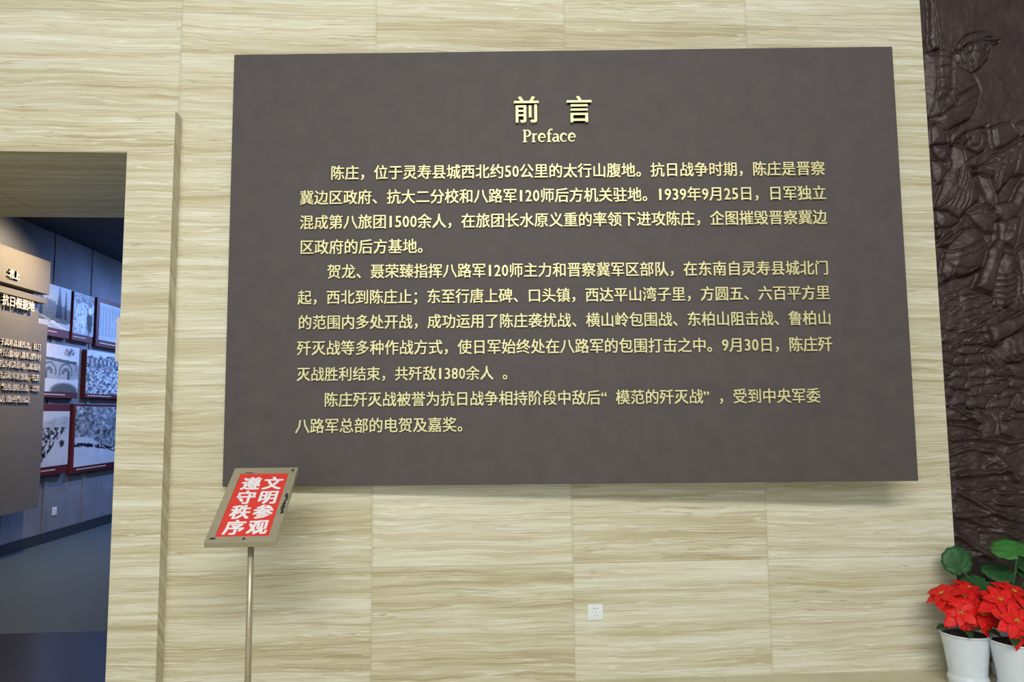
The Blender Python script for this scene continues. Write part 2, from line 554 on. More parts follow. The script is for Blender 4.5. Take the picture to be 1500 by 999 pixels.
LINES = [
    ('陈庄，位于灵寿县城西北约50公里的太行山腹地。抗日战争时期，陈庄是晋察', 486, 254.7, 1206, 247.7),
    ('冀边区政府、抗大二分校和八路军120师后方机关驻地。1939年9月25日，日军独立', 441, 290.9, 1208, 283.5),
    ('混成第八旅团1500余人，在旅团长水原义重的率领下进攻陈庄，企图摧毁晋察冀边', 441, 327.0, 1209, 319.0),
    ('区政府的后方基地。', 441, 363.2, 632, 361.4),
    ('贺龙、聂荣臻指挥八路军120师主力和晋察冀军区部队，在东南自灵寿县城北门', 481, 398.9, 1211.5, 393.0),
    ('起，西北到陈庄止；东至行唐上碑、口头镇，西达平山湾子里，方圆五、六百平方里', 438, 436.7, 1213.5, 429.3),
    ('的范围内多处开战，成功运用了陈庄袭扰战、横山岭包围战、东柏山阻击战、鲁柏山', 438.5, 473.2, 1215.5, 466.2),
    ('歼灭战等多种作战方式，使日军始终处在八路军的包围打击之中。9月30日，陈庄歼', 437, 510.7, 1217, 504.6),
    ('灭战胜利结束，共歼敌1380余人 。', 436.5, 548.8, 755, 546.6),
    ('陈庄歼灭战被誉为抗日战争相持阶段中敌后“模范的歼灭战”，受到中央军委', 476.5, 586.0, 1199.5, 579.7),
    ('八路军总部的电贺及嘉奖。', 434.5, 624.5, 690, 622.0),
]
for s, x0, y0, x1, y1 in LINES:
    cs, tot = cells_of(s)
    a, b = on_board(x0, y0), on_board(x1, y1)
    pitch = (b[0] - a[0]) / (tot - 0.12)
    items = []
    for ch, cx, w in cs:
        t = cx + w / 2 - 0.06
        dx = 0.0
        items.append((ch, a[0] + t * pitch + dx, a[1] + (b[1] - a[1]) * t / tot, pitch * (0.985 if not ch.isdigit() else 1.0), 0.0))
    text_mesh('line_lettering', items, M['gold'], board, offset=0.011, depth=0.085)

# heading of two large characters
for ch, px, py, lab in (('前', 771.0, 163.8, 'left large gold heading character'), ('言', 847.8, 163.2, 'right large gold heading character')):
    q = on_board(px, py)
    o = text_mesh('heading_character', [(ch, q[0], q[1], 0.152, 0.0)], M['gold'], board, offset=0.014, depth=0.085)
    o['label'] = lab

# the word below it, drawn as strokes of an old-style roman


def stroke(bm, pts, ws, y0, y1):
    pts = [np.array(p, float) for p in pts]
    L, Rr = [], []
    for i, p in enumerate(pts):
        t = pts[min(i + 1, len(pts) - 1)] - pts[max(i - 1, 0)]
        t /= np.linalg.norm(t)
        nn = np.array([-t[1], t[0]])
        L.append(p + nn * ws[i] / 2)
        Rr.append(p - nn * ws[i] / 2)
    for i in range(len(pts) - 1):
        q = [L[i], L[i + 1], Rr[i + 1], Rr[i]]
        f = [bm.verts.new((a[0], y1, a[1])) for a in q]
        g = [bm.verts.new((a[0], y0, a[1])) for a in q]
        bm.faces.new(f)
        bm.faces.new(g[::-1])
        for j in range(4):
            bm.faces.new((f[j], f[(j + 1) % 4], g[(j + 1) % 4], g[j]))


def arc(cx, cy, rx, ry, a0, a1, n=14):
    return [(cx + rx * math.cos(math.radians(a0 + (a1 - a0) * i / n)), cy + ry * math.sin(math.radians(a0 + (a1 - a0) * i / n))) for i in range(n + 1)]


def wts(n, lo, hi, f):
    return [lo + (hi - lo) * abs(f(i / n)) for i in range(n + 1)]


def roman(ch):
    """strokes of one letter with x-height 1; returns (list of strokes, advance)"""
    T, t = 0.21, 0.09
    sf = lambda x0, x1, z: ([(x0, z), (x1, z)], [0.085, 0.085])
    if ch == 'P':
        n = 14
        return [([(0.26, 0.0), (0.26, 1.44)], [T, T]), sf(0.03, 0.50, 0.045), ([(0.03, 1.40), (0.5, 1.40)], [0.08, 0.08]),
                ([(0.3, 1.395)] + arc(0.52, 1.04, 0.33, 0.355, 90, -90, n) + [(0.34, 0.685)], [0.085] + wts(n, 0.085, 0.21, lambda a: math.sin(math.pi * a)) + [0.085])], 1.0
    if ch == 'r':
        return [([(0.23, 0.0), (0.23, 0.98)], [T, T]), sf(0.03, 0.47, 0.045), ([(0.04, 0.93), (0.26, 0.985)], [0.06, 0.1]),
                ([(0.27, 0.70), (0.36, 0.86), (0.47, 0.93), (0.60, 0.90)], [0.08, 0.11, 0.15, 0.2])], 0.72
    if ch == 'e' or ch == 'c':
        n = 18
        f = lambda a: math.sin(math.pi * min(1.0, a * 1.25))
        st = [(arc(0.46, 0.5, 0.36, 0.46, 20 if ch == 'e' else 42, 318, n), wts(n, 0.09, 0.21, f))]
        if ch == 'e':
            st = [(arc(0.46, 0.5, 0.36, 0.46, 5, 318, n), wts(n, 0.09, 0.21, f)), ([(0.14, 0.53), (0.84, 0.53)], [0.08, 0.08]),
                  ([(0.79, 0.50), (0.80, 0.62)], [0.14, 0.12])]
            return st, 0.96
        st.append(([(0.60, 0.86), (0.78, 0.80)], [0.14, 0.17]))
        return st, 0.90
    if ch == 'f':
        return [([(0.27, 0.0), (0.27, 1.1), (0.31, 1.30), (0.41, 1.45), (0.56, 1.48), (0.68, 1.42)], [T, T, 0.19, 0.15, 0.13, 0.17]),
                sf(0.05, 0.53, 0.045), ([(0.04, 0.94), (0.58, 0.94)], [0.085, 0.085])], 0.64
    if ch == 'a':
        n = 14
        return [([(0.62, 0.06), (0.62, 0.66), (0.57, 0.84), (0.42, 0.93), (0.26, 0.89), (0.15, 0.80)], [0.2, 0.2, 0.18, 0.12, 0.1, 0.14]),
                ([(0.62, 0.58), (0.44, 0.53)] + arc(0.34, 0.29, 0.22, 0.23, 90, 290, n) + [(0.6, 0.20)], [0.07, 0.08] + wts(n, 0.09, 0.2, lambda a: math.sin(math.pi * a)) + [0.07]),
                ([(0.62, 0.10), (0.72, 0.04), (0.84, 0.07)], [0.16, 0.1, 0.06])], 0.86
    return [], 0.5


bm = bmesh.new()
x, adv = 0.0, []
for ch in 'Preface':
    st, w = roman(ch)
    adv.append((x, st))
    x += w
q0, q1 = on_board(765.5, 209.4), on_board(843.5, 208.4)
sc_ = (q1[0] - q0[0]) / (x - 0.06)
for xo, st in adv:
    for j, (pts, ws) in enumerate(st):
        P = [(q0[0] + (xo + a) * sc_, q0[1] + (q1[1] - q0[1]) * (xo + a) / x + b * sc_ * 0.98) for a, b in pts]
        stroke(bm, P, [w * sc_ * 1.05 for w in ws], 0.0, -0.013 - 0.0002 * j)
o = bm_obj('subheading', bm, M['gold'], board)
o['label'] = 'raised roman word under the heading'

# ================================================================== CAST RELIEF PANEL ON THE RIGHT
RX0, RX1, RZ0, RZ1 = WALL_END + 0.002, 4.6, 0.0, 4.5
RBASE = 0.13
xs = np.concatenate([np.arange(RX0, 3.52, 0.0042), np.arange(3.52, RX1, 0.010)])
zs = np.concatenate([np.arange(RZ0, 0.3, 0.012), np.arange(0.3, 3.95, 0.0045), np.arange(3.95, RZ1, 0.012)])
GX, GZ = np.meshgrid(xs, zs)
# the design is drawn in the frame of the photograph and laid on the relief's own plane
_c = [R[i, 0] * GX + R[i, 1] * (0.09 - CAM[1]) + R[i, 2] * (GZ - CAM[2]) for i in range(3)]
PX = _c[0] / _c[2] * FPX + 750.0
PY = _c[1] / _c[2] * FPX + 499.5


def cr(c, pts):
    ox, oy, s = {2: (1345, 40, 6.245), 3: (1345, 160, 6.245), 4: (1345, 300, 6.245), 5: (1345, 440, 6.245), 6: (1375, 560, 7.136), 7: (1375, 680, 7.136)}[c]
    return [(ox + x / s, oy + y / s) for x, y in pts]


def noise_grid(sx, sy, seed, octs=4):
    g = np.zeros_like(PX)
    rs = np.random.RandomState(seed)
    amp, tot = 1.0, 0.0
    for o_ in range(octs):
        w = int(1400 / sx) + 4
        h = int(1400 / sy) + 4
        tab = rs.rand(h, w)
        fx = np.clip((PX - 1300) / sx, 0, w - 2.01)
        fy = np.clip((PY + 250) / sy, 0, h - 2.01)
        ix, iy = fx.astype(int), fy.astype(int)
        tx, ty = fx - ix, fy - iy
        tx, ty = tx * tx * (3 - 2 * tx), ty * ty * (3 - 2 * ty)
        g += amp * ((tab[iy, ix] * (1 - tx) + tab[iy, ix + 1] * tx) * (1 - ty) + (tab[iy + 1, ix] * (1 - tx) + tab[iy + 1, ix + 1] * tx) * ty)
        tot += amp
        amp *= 0.5
        sx, sy = sx / 2, sy / 2
    return g / tot


WX = (noise_grid(14, 14, 1, 3) - 0.5) * 5
WY = (noise_grid(14, 14, 2, 3) - 0.5) * 5
QX, QY = PX + WX, PY + WY
H = 0.030 + (noise_grid(40, 60, 3, 4) - 0.5) * 0.022


def seg_dist(a, b, X, Y):
    dx, dy = b[0] - a[0], b[1] - a[1]
    t = np.clip(((X - a[0]) * dx + (Y - a[1]) * dy) / (dx * dx + dy * dy + 1e-9), 0, 1)
    return np.hypot(X - a[0] - t * dx, Y - a[1] - t * dy)


def pillow(poly, base, top, edge=9.0, power=0.62):
    edge *= 1.25
    X, Y = QX, QY
    bx0, bx1 = min(p[0] for p in poly) - 8, max(p[0] for p in poly) + 8
    by0, by1 = min(p[1] for p in poly) - 8, max(p[1] for p in poly) + 8
    sel = (X > bx0) & (X < bx1) & (Y > by0) & (Y < by1)
    x, y = X[sel], Y[sel]
    ins = np.zeros(x.shape, bool)
    d = np.full(x.shape, 1e9)
    for i in range(len(poly)):
        a, b = poly[i], poly[(i + 1) % len(poly)]
        c = ((a[1] > y) != (b[1] > y)) & (x < (b[0] - a[0]) * (y - a[1]) / (b[1] - a[1] + 1e-9) + a[0])
        ins ^= c
        d = np.minimum(d, seg_dist(a, b, x, y))
    h = H[sel]
    t = np.clip(d / edge, 0, 1) ** power
    new = base + (top - base) * t
    h2 = np.where(ins, np.maximum(new, h * 0.25 + new * 0.75), h - 0.016 * np.exp(-(d / 2.2) ** 2))
    H[sel] = h2


def groove(pts, w=1.3, dep=0.012):
    for a, b in zip(pts, pts[1:]):
        d = seg_dist(a, b, QX, QY)
        H[:] = H - dep * np.exp(-(d / w) ** 2)


def ridge(pts, w=2.0, hgt=0.014):
    acc = np.zeros_like(H)
    for a, b in zip(pts, pts[1:]):
        acc = np.maximum(acc, np.exp(-(seg_dist(a, b, QX, QY) / w) ** 2))
    H[:] = H + hgt * acc


# ground, scale-like clods of earth (rows from far to near)
rr = random.Random(5)
for row in range(8):
    y = 494 + row * 15.5
    x = 1362 + rr.uniform(-10, 12)
    while x < 1790:
        w, hh = rr.uniform(11, 26), rr.uniform(9, 17)
        yo = rr.uniform(-5, 5)
        poly = [(x - w, y + hh + yo)] + [(x + w * math.cos(a), y + yo + hh * 0.6 - hh * rr.uniform(0.8, 1.1) * math.sin(a)) for a in [math.pi - math.pi * i / 7 for i in range(8)]] + [(x + w, y + hh + yo)]
        pillow(poly, 0.028 + row * 0.002, 0.048 + row * 0.002 + rr.uniform(-.008, .006), 10.0, 0.8)
        x += rr.uniform(16, 34)
# wind-blown grass behind the clods
for i in range(70):
    x, y = rr.uniform(1375, 1470), rr.uniform(420, 512)
    a = rr.uniform(-0.7, 0.25)
    l = rr.uniform(8, 22)
    ridge([(x, y), (x + l * .5, y + l * .5 * math.sin(a) - 1.5), (x + l, y + l * math.sin(a))], 1.6, rr.uniform(0.008, 0.016))

# first figure: rifle, back with a cartridge pack, head in a cap
pillow(cr(2, [(85, -260), (150, -260), (185, 210), (100, 215)]), 0.045, 0.07, 5)
groove(cr(2, [(125, -260), (142, 205)]), 0.9, 0.012)
pillow(cr(2, [(40, 230), (260, 215), (330, 250), (400, 300), (470, 400), (540, 500), (562, 570), (540, 690), (470, 830), (430, 860), (330, 900), (230, 960), (180, 930), (140, 880), (60, 820), (30, 500)]), 0.040, 0.078, 13)
pillow(cr(2, [(150, 230), (270, 225), (285, 400), (260, 650), (145, 670), (152, 450)]), 0.072, 0.090, 3.5)
for yy in (300, 388, 483, 578):
    groove(cr(2, [(150, yy + 4), (275, yy - 3)]), 0.9, 0.018)
groove(cr(2, [(330, 665), (420, 600), (545, 535)]), 1.7, 0.020)
groove(cr(2, [(340, 740), (440, 680), (540, 650)]), 1.3, 0.010)
groove(cr(2, [(100, 850), (180, 820), (300, 730), (332, 670)]), 1.8, 0.022)
groove(cr(2, [(120, 700), (100, 800)]), 1.2, 0.012)
groove(cr(2, [(240, 680), (180, 790)]), 1.2, 0.012)
groove(cr(2, [(340, 330), (430, 420), (480, 450)]), 1.4, 0.010)
pillow(cr(2, [(300, 260), (370, 205), (430, 250), (470, 350), (510, 395), (470, 430), (400, 390), (330, 330)]), 0.050, 0.086, 8)
groove(cr(2, [(350, 260), (400, 350), (460, 400)]), 1.4, 0.010)
pillow(cr(2, [(390, 190), (430, 100), (520, 60), (640, 70), (660, 150), (655, 200), (640, 250), (600, 320), (560, 370), (500, 388), (455, 365), (420, 300), (370, 250)]), 0.048, 0.088, 11)
pillow(cr(2, [(378, 200), (385, 150), (440, 85), (530, 50), (630, 55), (690, 115), (600, 140), (480, 155), (400, 185)]), 0.060, 0.096, 13, 0.8)
pillow(cr(2, [(600, 128), (690, 100), (725, 128), (690, 150), (610, 148)]), 0.070, 0.104, 4)
groove(cr(2, [(390, 190), (480, 160), (610, 146), (690, 140)]), 1.1, 0.016)
pillow(cr(2, [(420, 195), (450, 180), (462, 215), (440, 260), (418, 240)]), 0.082, 0.100, 4)
ridge(cr(2, [(600, 170), (628, 215), (600, 235)]), 1.4, 0.012)
groove(cr(2, [(560, 200), (600, 205)]), 1.2, 0.014)
groove(cr(2, [(470, 230), (520, 250), (575, 235)]), 1.2, 0.009)
groove(cr(2, [(545, 310), (590, 270)]), 1.0, 0.012)
groove(cr(2, [(440, 270), (470, 330), (500, 370)]), 1.2, 0.010)
# second figure
pillow(cr(3, [(110, 160), (170, 150), (260, 230), (290, 310), (110, 330)]), 0.040, 0.062, 9)
pillow(cr(3, [(110, 345), (290, 312), (272, 470), (200, 482), (112, 400)]), 0.042, 0.076, 8)
pillow(cr(3, [(110, 480), (200, 478), (300, 600), (250, 650), (150, 690), (112, 600)]), 0.042, 0.074, 9)
pillow(cr(3, [(290, 340), (380, 320), (430, 370), (512, 410), (505, 540), (485, 600), (545, 760), (562, 830), (430, 950), (380, 1000), (240, 920), (140, 915), (200, 700), (280, 540)]), 0.045, 0.084, 13)
for k_ in range(6):
    groove(cr(3, [(330 + k_ * 34, 560 + k_ * 10), (300 + k_ * 30, 700 + k_ * 16), (200 + k_ * 44, 860 + k_ * 12)]), 1.5, 0.010)
ridge(cr(3, [(150, 912), (300, 805), (350, 560)]), 1.3, 0.014)
groove(cr(3, [(385, 990), (470, 900), (560, 835)]), 1.8, 0.02)
pillow(cr(3, [(268, 260), (330, 180), (450, 112), (560, 145), (605, 190), (590, 250), (606, 285), (592, 370), (520, 402), (440, 365), (400, 300), (330, 290), (290, 335)]), 0.055, 0.090, 11)
pillow(cr(3, [(266, 290), (272, 235), (350, 160), (460, 108), (560, 138), (625, 150), (560, 182), (420, 235), (330, 290), (295, 335)]), 0.066, 0.102, 12, 0.75)
groove(cr(3, [(300, 330), (400, 245), (540, 190), (620, 165)]), 1.2, 0.018)
pillow(cr(3, [(440, 270), (490, 240), (530, 280), (520, 340), (470, 350), (440, 320)]), 0.090, 0.100, 8)
pillow(cr(3, [(385, 255), (415, 245), (425, 290), (405, 320), (385, 295)]), 0.088, 0.104, 3.5)
groove(cr(3, [(545, 230), (590, 235)]), 1.2, 0.014)
groove(cr(3, [(555, 330), (600, 335)]), 0.9, 0.012)
ridge(cr(3, [(590, 215), (610, 270), (580, 290)]), 1.3, 0.010)
pillow(cr(3, [(410, 520), (512, 425), (502, 548)]), 0.080, 0.096, 6)
groove(cr(3, [(380, 400), (410, 520)]), 1.3, 0.010)
# pack and third figure, bending away
pillow(cr(3, [(640, 180), (840, 120), (885, 200), (930, 245), (700, 370), (660, 290)]), 0.045, 0.066, 5)
ridge(cr(3, [(650, 190), (830, 128), (885, 215)]), 1.5, 0.014)
for k_ in range(7):
    groove(cr(3, [(680 + k_ * 4, 205 + k_ * 18), (838 + k_ * 4, 150 + k_ * 18)]), 0.8, 0.005)
ridge(cr(3, [(690, 190), (720, 350)]), 1.2, 0.010)
pillow(cr(3, [(880, 160), (968, 110), (1100, 100), (1200, 200), (960, 250)]), 0.040, 0.062, 9)
pillow(cr(3, [(520, 545), (640, 480), (760, 390), (900, 310), (968, 270), (1100, 230), (1500, 300), (1600, 700), (1000, 780), (968, 610), (850, 600), (770, 690), (700, 770), (640, 640), (500, 600)]), 0.050, 0.094, 14)
for a_ in ([(740, 440), (720, 560), (690, 700)], [(900, 340), (870, 470), (850, 600)], [(820, 400), (800, 500)], [(640, 490), (690, 480), (740, 520)]):
    groove(cr(3, a_), 1.6, 0.012)
pillow(cr(3, [(520, 610), (640, 615), (690, 760), (725, 885), (685, 930), (600, 850), (545, 720)]), 0.062, 0.092, 9)
groove(cr(3, [(600, 640), (640, 760), (680, 890)]), 1.2, 0.009)
pillow(cr(3, [(485, 590), (520, 545), (590, 545), (660, 610), (640, 630)]), 0.080, 0.104, 4)
pillow(cr(3, [(1060, 540), (968, 640), (880, 740), (830, 860), (690, 885), (650, 960), (700, 1000), (790, 1060), (860, 990), (980, 820), (1120, 640)]), 0.062, 0.094, 9)
groove(cr(3, [(760, 690), (720, 770)]), 2.2, 0.022)
for k_ in range(3):
    groove(cr(3, [(915, 590 + k_ * 22), (990, 560 + k_ * 20)]), 1.0, 0.010)
# hips, leg and first rifle butt
pillow(cr(4, [(430, 90), (560, 20), (620, 60), (720, 140), (690, 250), (600, 260), (520, 190)]), 0.045, 0.080, 9)
groove(cr(4, [(480, 100), (580, 80), (640, 110)]), 1.3, 0.010)
pillow(cr(4, [(150, 60), (280, 70), (370, 140), (300, 190), (190, 210), (150, 150)]), 0.045, 0.074, 8)
pillow(cr(4, [(150, 225), (200, 225), (215, 260), (195, 300), (150, 295)]), 0.060, 0.084, 4)
groove(cr(4, [(160, 260), (195, 255)]), 1.6, 0.012)
pillow(cr(4, [(180, 375), (315, 250), (332, 290), (282, 395)]), 0.060, 0.088, 4)
pillow(cr(4, [(225, 480), (300, 330), (400, 240), (500, 215), (595, 290), (640, 420), (580, 560), (500, 600), (400, 660), (250, 690), (200, 620)]), 0.048, 0.092, 14)
groove(cr(4, [(240, 440), (380, 430), (480, 380), (590, 320)]), 1.8, 0.016)
groove(cr(4, [(250, 510), (400, 490), (580, 400)]), 1.4, 0.009)
groove(cr(4, [(330, 590), (460, 588), (520, 560)]), 1.6, 0.014)
groove(cr(4, [(220, 500), (290, 580), (290, 650)]), 1.6, 0.014)
groove(cr(4, [(190, 740), (330, 665), (420, 660), (540, 590)]), 2.4, 0.026)
pillow(cr(4, [(690, 185), (740, 150), (800, 180), (758, 300), (752, 400), (700, 600), (665, 812), (490, 758), (545, 620), (605, 420), (685, 330)]), 0.070, 0.108, 7, 0.4)
pillow(cr(4, [(690, 600), (780, 440), (885, 470), (900, 720), (880, 860), (730, 980), (668, 820)]), 0.046, 0.076, 9)
for k_ in range(6):
    groove(cr(4, [(690, 640 + k_ * 58), (790, 655 + k_ * 56), (895, 610 + k_ * 56)]), 1.3, 0.016)
pillow(cr(4, [(760, 200), (860, 120), (940, 120), (900, 300), (870, 380), (755, 350)]), 0.048, 0.078, 8)
groove(cr(4, [(770, 250), (830, 250), (840, 210)]), 1.2, 0.012)
pillow(cr(4, [(880, 440), (968, 370), (1150, 330), (1300, 600), (1200, 900), (1000, 960), (930, 820), (920, 640)]), 0.050, 0.086, 12)
# leg wrappings and the lower rifle butt
pillow(cr(5, [(590, 500), (740, 400), (790, 320), (850, 320), (900, 300), (1100, 260), (1200, 480), (900, 560), (820, 570), (740, 630), (620, 570)]), 0.052, 0.086, 9)
for k_ in range(5):
    groove(cr(5, [(610 + k_ * 66, 490 - k_ * 28), (660 + k_ * 60, 560 - k_ * 12), (700 + k_ * 64, 600 - k_ * 20)]), 1.3, 0.016)
pillow(cr(5, [(600, 240), (850, 160), (968, 100), (1150, 20), (1150, 180), (968, 222), (820, 312), (642, 396)]), 0.072, 0.110, 6, 0.4)
pillow(cr(5, [(780, 600), (880, 570), (1100, 560), (1200, 700), (968, 720), (860, 700)]), 0.050, 0.080, 10)
# undergrowth, planks and branches near the ground
H += (noise_grid(16, 7, 9, 3) - 0.5) * 0.03 * np.clip((PY - 585) / 30, 0, 1)
pillow(cr(6, [(300, 290), (400, 270), (440, 320), (600, 350), (610, 560), (450, 580), (380, 420)]), 0.045, 0.074, 9)
pillow(cr(6, [(620, 430), (740, 400), (892, 380), (1000, 560), (800, 590), (640, 540)]), 0.045, 0.074, 9)
for p_, w_, h_ in (([(90, 250), (230, 320), (400, 420)], 3, .03), ([(100, 440), (250, 450), (400, 490)], 2.4, .022), ([(110, 590), (250, 570), (600, 600), (720, 630), (892, 600)], 4, .03),
                   ([(110, 760), (330, 690), (540, 720)], 3, .022), ([(540, 720), (650, 830), (790, 1010)], 5, .035), ([(700, 740), (892, 660)], 2.5, .02), ([(560, 330), (600, 420), (590, 560)], 2, .02),
                   ([(660, 360), (700, 345), (740, 380), (690, 395), (660, 365)], 1.4, .02), ([(200, 960), (420, 920), (660, 930)], 4, .024), ([(470, 880), (560, 820), (620, 850)], 3, .018)):
    ridge(cr(6, p_), w_, h_)
for p_, w_, h_ in (([(200, 120), (400, 95), (650, 70)], 4.5, .03), ([(640, 20), (760, 130), (880, 250)], 5, .035), ([(240, 250), (420, 270), (600, 240)], 3, .02), ([(200, 290), (330, 350), (540, 480), (640, 520)], 4, .03),
                   ([(160, 530), (380, 530), (560, 500), (892, 590)], 4.5, .034), ([(330, 580), (560, 640), (800, 770)], 4, .03), ([(180, 740), (330, 830), (560, 970)], 4.5, .03), ([(620, 290), (892, 300)], 3, .022),
                   ([(600, 400), (892, 440)], 2.5, .02), ([(690, 640), (892, 690)], 2.2, .018), ([(420, 690), (640, 700)], 2, .018), ([(380, 960), (450, 930), (520, 970)], 3, .02)):
    ridge(cr(7, p_), w_, h_)
rr = random.Random(11)
for i in range(60):
    x, y = rr.uniform(1375, 1800), rr.uniform(600, 980)
    a, l = rr.uniform(-0.5, 0.7), rr.uniform(8, 26)
    ridge([(x, y), (x + l, y + l * math.sin(a))], rr.uniform(1.2, 2.4), rr.uniform(0.005, 0.015))
H += (noise_grid(7, 7, 12, 3) - 0.5) * 0.008
H = np.clip(0.012 + H * 0.86, 0.0, 0.118)
edge = np.clip(np.minimum.reduce([(GX - RX0) / 0.02, (RX1 - GX) / 0.03, (GZ - RZ0) / 0.03, (RZ1 - GZ) / 0.03]), 0, 1)
YY = np.where(edge < 1e-6, 0.158, RBASE - H)
nz, nx = GX.shape
me = bpy.data.meshes.new('relief_mural')
co = np.stack([GX, YY, GZ], -1).reshape(-1, 3).astype(np.float32)
idx = np.arange(nz * nx).reshape(nz, nx)
q = np.stack([idx[:-1, :-1], idx[:-1, 1:], idx[1:, 1:], idx[1:, :-1]], -1).reshape(-1, 4)
me.vertices.add(len(co))
me.vertices.foreach_set('co', co.ravel())
me.loops.add(q.size)
me.loops.foreach_set('vertex_index', q.ravel().astype(np.int32))
me.polygons.add(len(q))
me.polygons.foreach_set('loop_start', (np.arange(len(q)) * 4).astype(np.int32))
me.update(calc_edges=True)
me.validate()
o = link('relief_mural', me, M['bronze'], None, True)
tag(o, 'dark brown cast relief of soldiers with rifles beside the travertine wall', 'relief sculpture')

# ================================================================== NOTICE STAND IN FRONT OF THE BOARD
# plate corners on the photograph, plate leaning back
wv = 0.335
dB = -4.3 + 0.335 / (106.0 / FPX)                 # depth at which the plate's near edge has that width
nb0, nb1 = hit(298.5, 793.5, 1, dB), hit(403.5, 797.5, 1, dB)
zc = (nb0[2] + nb1[2]) / 2
tilt = math.radians(34.5)
# far edge: same width, further and higher; its distance follows from the photograph
best = None
for L in np.linspace(0.3, 0.9, 241):
    P = np.array([nb0[0], dB + L * math.cos(tilt), zc + L * math.sin(tilt)])
    c = R @ (P - CAM)
    e = abs(c[1] / c[2] * FPX + 499.5 - 687.0)
    if best is None or e < best[0]:
        best = (e, L)
PL = best[1]
PW = float(nb1[0] - nb0[0])
xm = float(nb0[0] + nb1[0]) / 2
stand = empty('notice_stand', (xm, dB + 0.10, 0.0), 'brass floor stand with a tilted red notice plate in front of the board', 'notice stand')
ct, st_ = math.cos(tilt), math.sin(tilt)


def plate_pt(a, b, h):
    """a across from the middle, b up the plate from its near edge, h above its face; in the stand's frame"""
    return (a, -0.10 + b * ct - h * st_, zc + b * st_ + h * ct)


def plate_box(name, a0, a1, b0, b1, h0, h1, m):
    bm = bmesh.new()
    vs = [bm.verts.new(plate_pt(a, b, h)) for a in (a0, a1) for b in (b0, b1) for h in (h0, h1)]
    for q in ((0, 1, 3, 2), (4, 6, 7, 5), (0, 4, 5, 1), (2, 3, 7, 6), (0, 2, 6, 4), (1, 5, 7, 3)):
        bm.faces.new([vs[i] for i in q])
    bmesh.ops.bevel(bm, geom=list(bm.edges), offset=0.0008, segments=1, affect='EDGES')
    return bm_obj(name, bm, m, stand)


plate_box('back_plate', -PW / 2 + 0.004, PW / 2 - 0.004, 0.004, PL - 0.004, -0.022, -0.004, M['brass'])
fr = 0.038
bm = bmesh.new()
for a0, a1, b0, b1 in ((-PW / 2, PW / 2, 0, fr), (-PW / 2, PW / 2, PL - fr * 1.15, PL), (-PW / 2, -PW / 2 + fr, fr, PL - fr * 1.15), (PW / 2 - fr, PW / 2, fr, PL - fr * 1.15)):
    vs = [bm.verts.new(plate_pt(a, b, h)) for a in (a0, a1) for b in (b0, b1) for h in (-0.024, 0.004)]
    for q in ((0, 1, 3, 2), (4, 6, 7, 5), (0, 4, 5, 1), (2, 3, 7, 6), (0, 2, 6, 4), (1, 5, 7, 3)):
        bm.faces.new([vs[i] for i in q])
bm_obj('frame', bm, M['brass'], stand)
red = plate_box('notice', -PW / 2 + fr - 0.002, PW / 2 - fr + 0.002, fr - 0.002, PL - fr * 1.15 + 0.002, -0.004, 0.0005, M['red'])
red['label'] = 'red notice sheet with white writing'
# lettering printed on the sheet
V, F, n0 = [], [], 0
cw = (PW - 2 * fr)
for col_, word in ((0.235, '文明参观'), (-0.205, '遵守秩序')):
    for k_, ch in enumerate(word):
        vs, fs = glyph(ch, 0.032, 0.004, 0.0)
        s = 0.092 / EM
        b = PL - fr * 1.15 - 0.075 - k_ * (PL - 2.15 * fr - 0.135) / 3.0
        for v in vs:
            V.append(plate_pt(col_ * cw + (v[0] - G_CX) * s, b + (v[1] - G_CY) * s * 1.06, 0.0009 + v[2] * s))
        F += [tuple(i + n0 for i in f) for f in fs]
        n0 += len(vs)
me = bpy.data.meshes.new('lettering')
me.from_pydata(V, [], F)
me.update()
lt = link('lettering', me, M['white_print'], red)
# black scuffs where the frame's edge is worn
for a0, a1, b0, b1 in ((PW / 2 - fr * 0.62, PW / 2 - fr * 0.05, PL * 0.35, PL * 0.62), (-PW / 2 + 0.05, -PW / 2 + 0.11, PL - fr * 1.12, PL - fr * 0.95), (PW / 2 - 0.03, PW / 2 - 0.012, PL - 0.034, PL - 0.014),
                       (-PW / 2 + 0.012, -PW / 2 + 0.05, 0.02, 0.034), (0.005, 0.02, 0.016, 0.03)):
    bm = bmesh.new()
    N = 14
    top, bot = [], []
    for i in range(N + 1):
        t = i / N
        jl, jr = rnd.uniform(0, 0.45) * (a1 - a0), rnd.uniform(0, 0.45) * (a1 - a0)
        top.append(bm.verts.new(plate_pt(a0 + jl, b0 + (b1 - b0) * t, 0.0046)))
        bot.append(bm.verts.new(plate_pt(a1 - jr, b0 + (b1 - b0) * t, 0.0046)))
    for i in range(N):
        bm.faces.new((top[i], bot[i], bot[i + 1], top[i + 1]))
    s_ = bm_obj('scuff', bm, M['black'], stand)
    s_['label'] = 'black worn patch on the brass frame'
# post, collar under the plate and the round foot
pq = hit(367.0, 850, 1, dB + 0.13)
pa = float(pq[0]) - xm
bpos = 0.135
pt = plate_pt(pa, bpos, -0.022)
bm = bmesh.new()
tube(bm, [(pa, pt[1], 0.012), (pa, pt[1], pt[2] - 0.004)], 0.0142, 20)
bm_obj('post', bm, M['brass'], stand, True)
plate_box('bracket', pa - 0.03, pa + 0.03, bpos - 0.05, bpos + 0.06, -0.032, -0.0225, M['brass'])
lathe('foot', [(0.150, 0.0), (0.150, 0.006), (0.140, 0.012), (0.05, 0.018), (0.020, 0.035), (0.0150, 0.05)], M['brass'], stand, 48, (pa, pt[1], 0.0))

# ================================================================== WALL SOCKETS


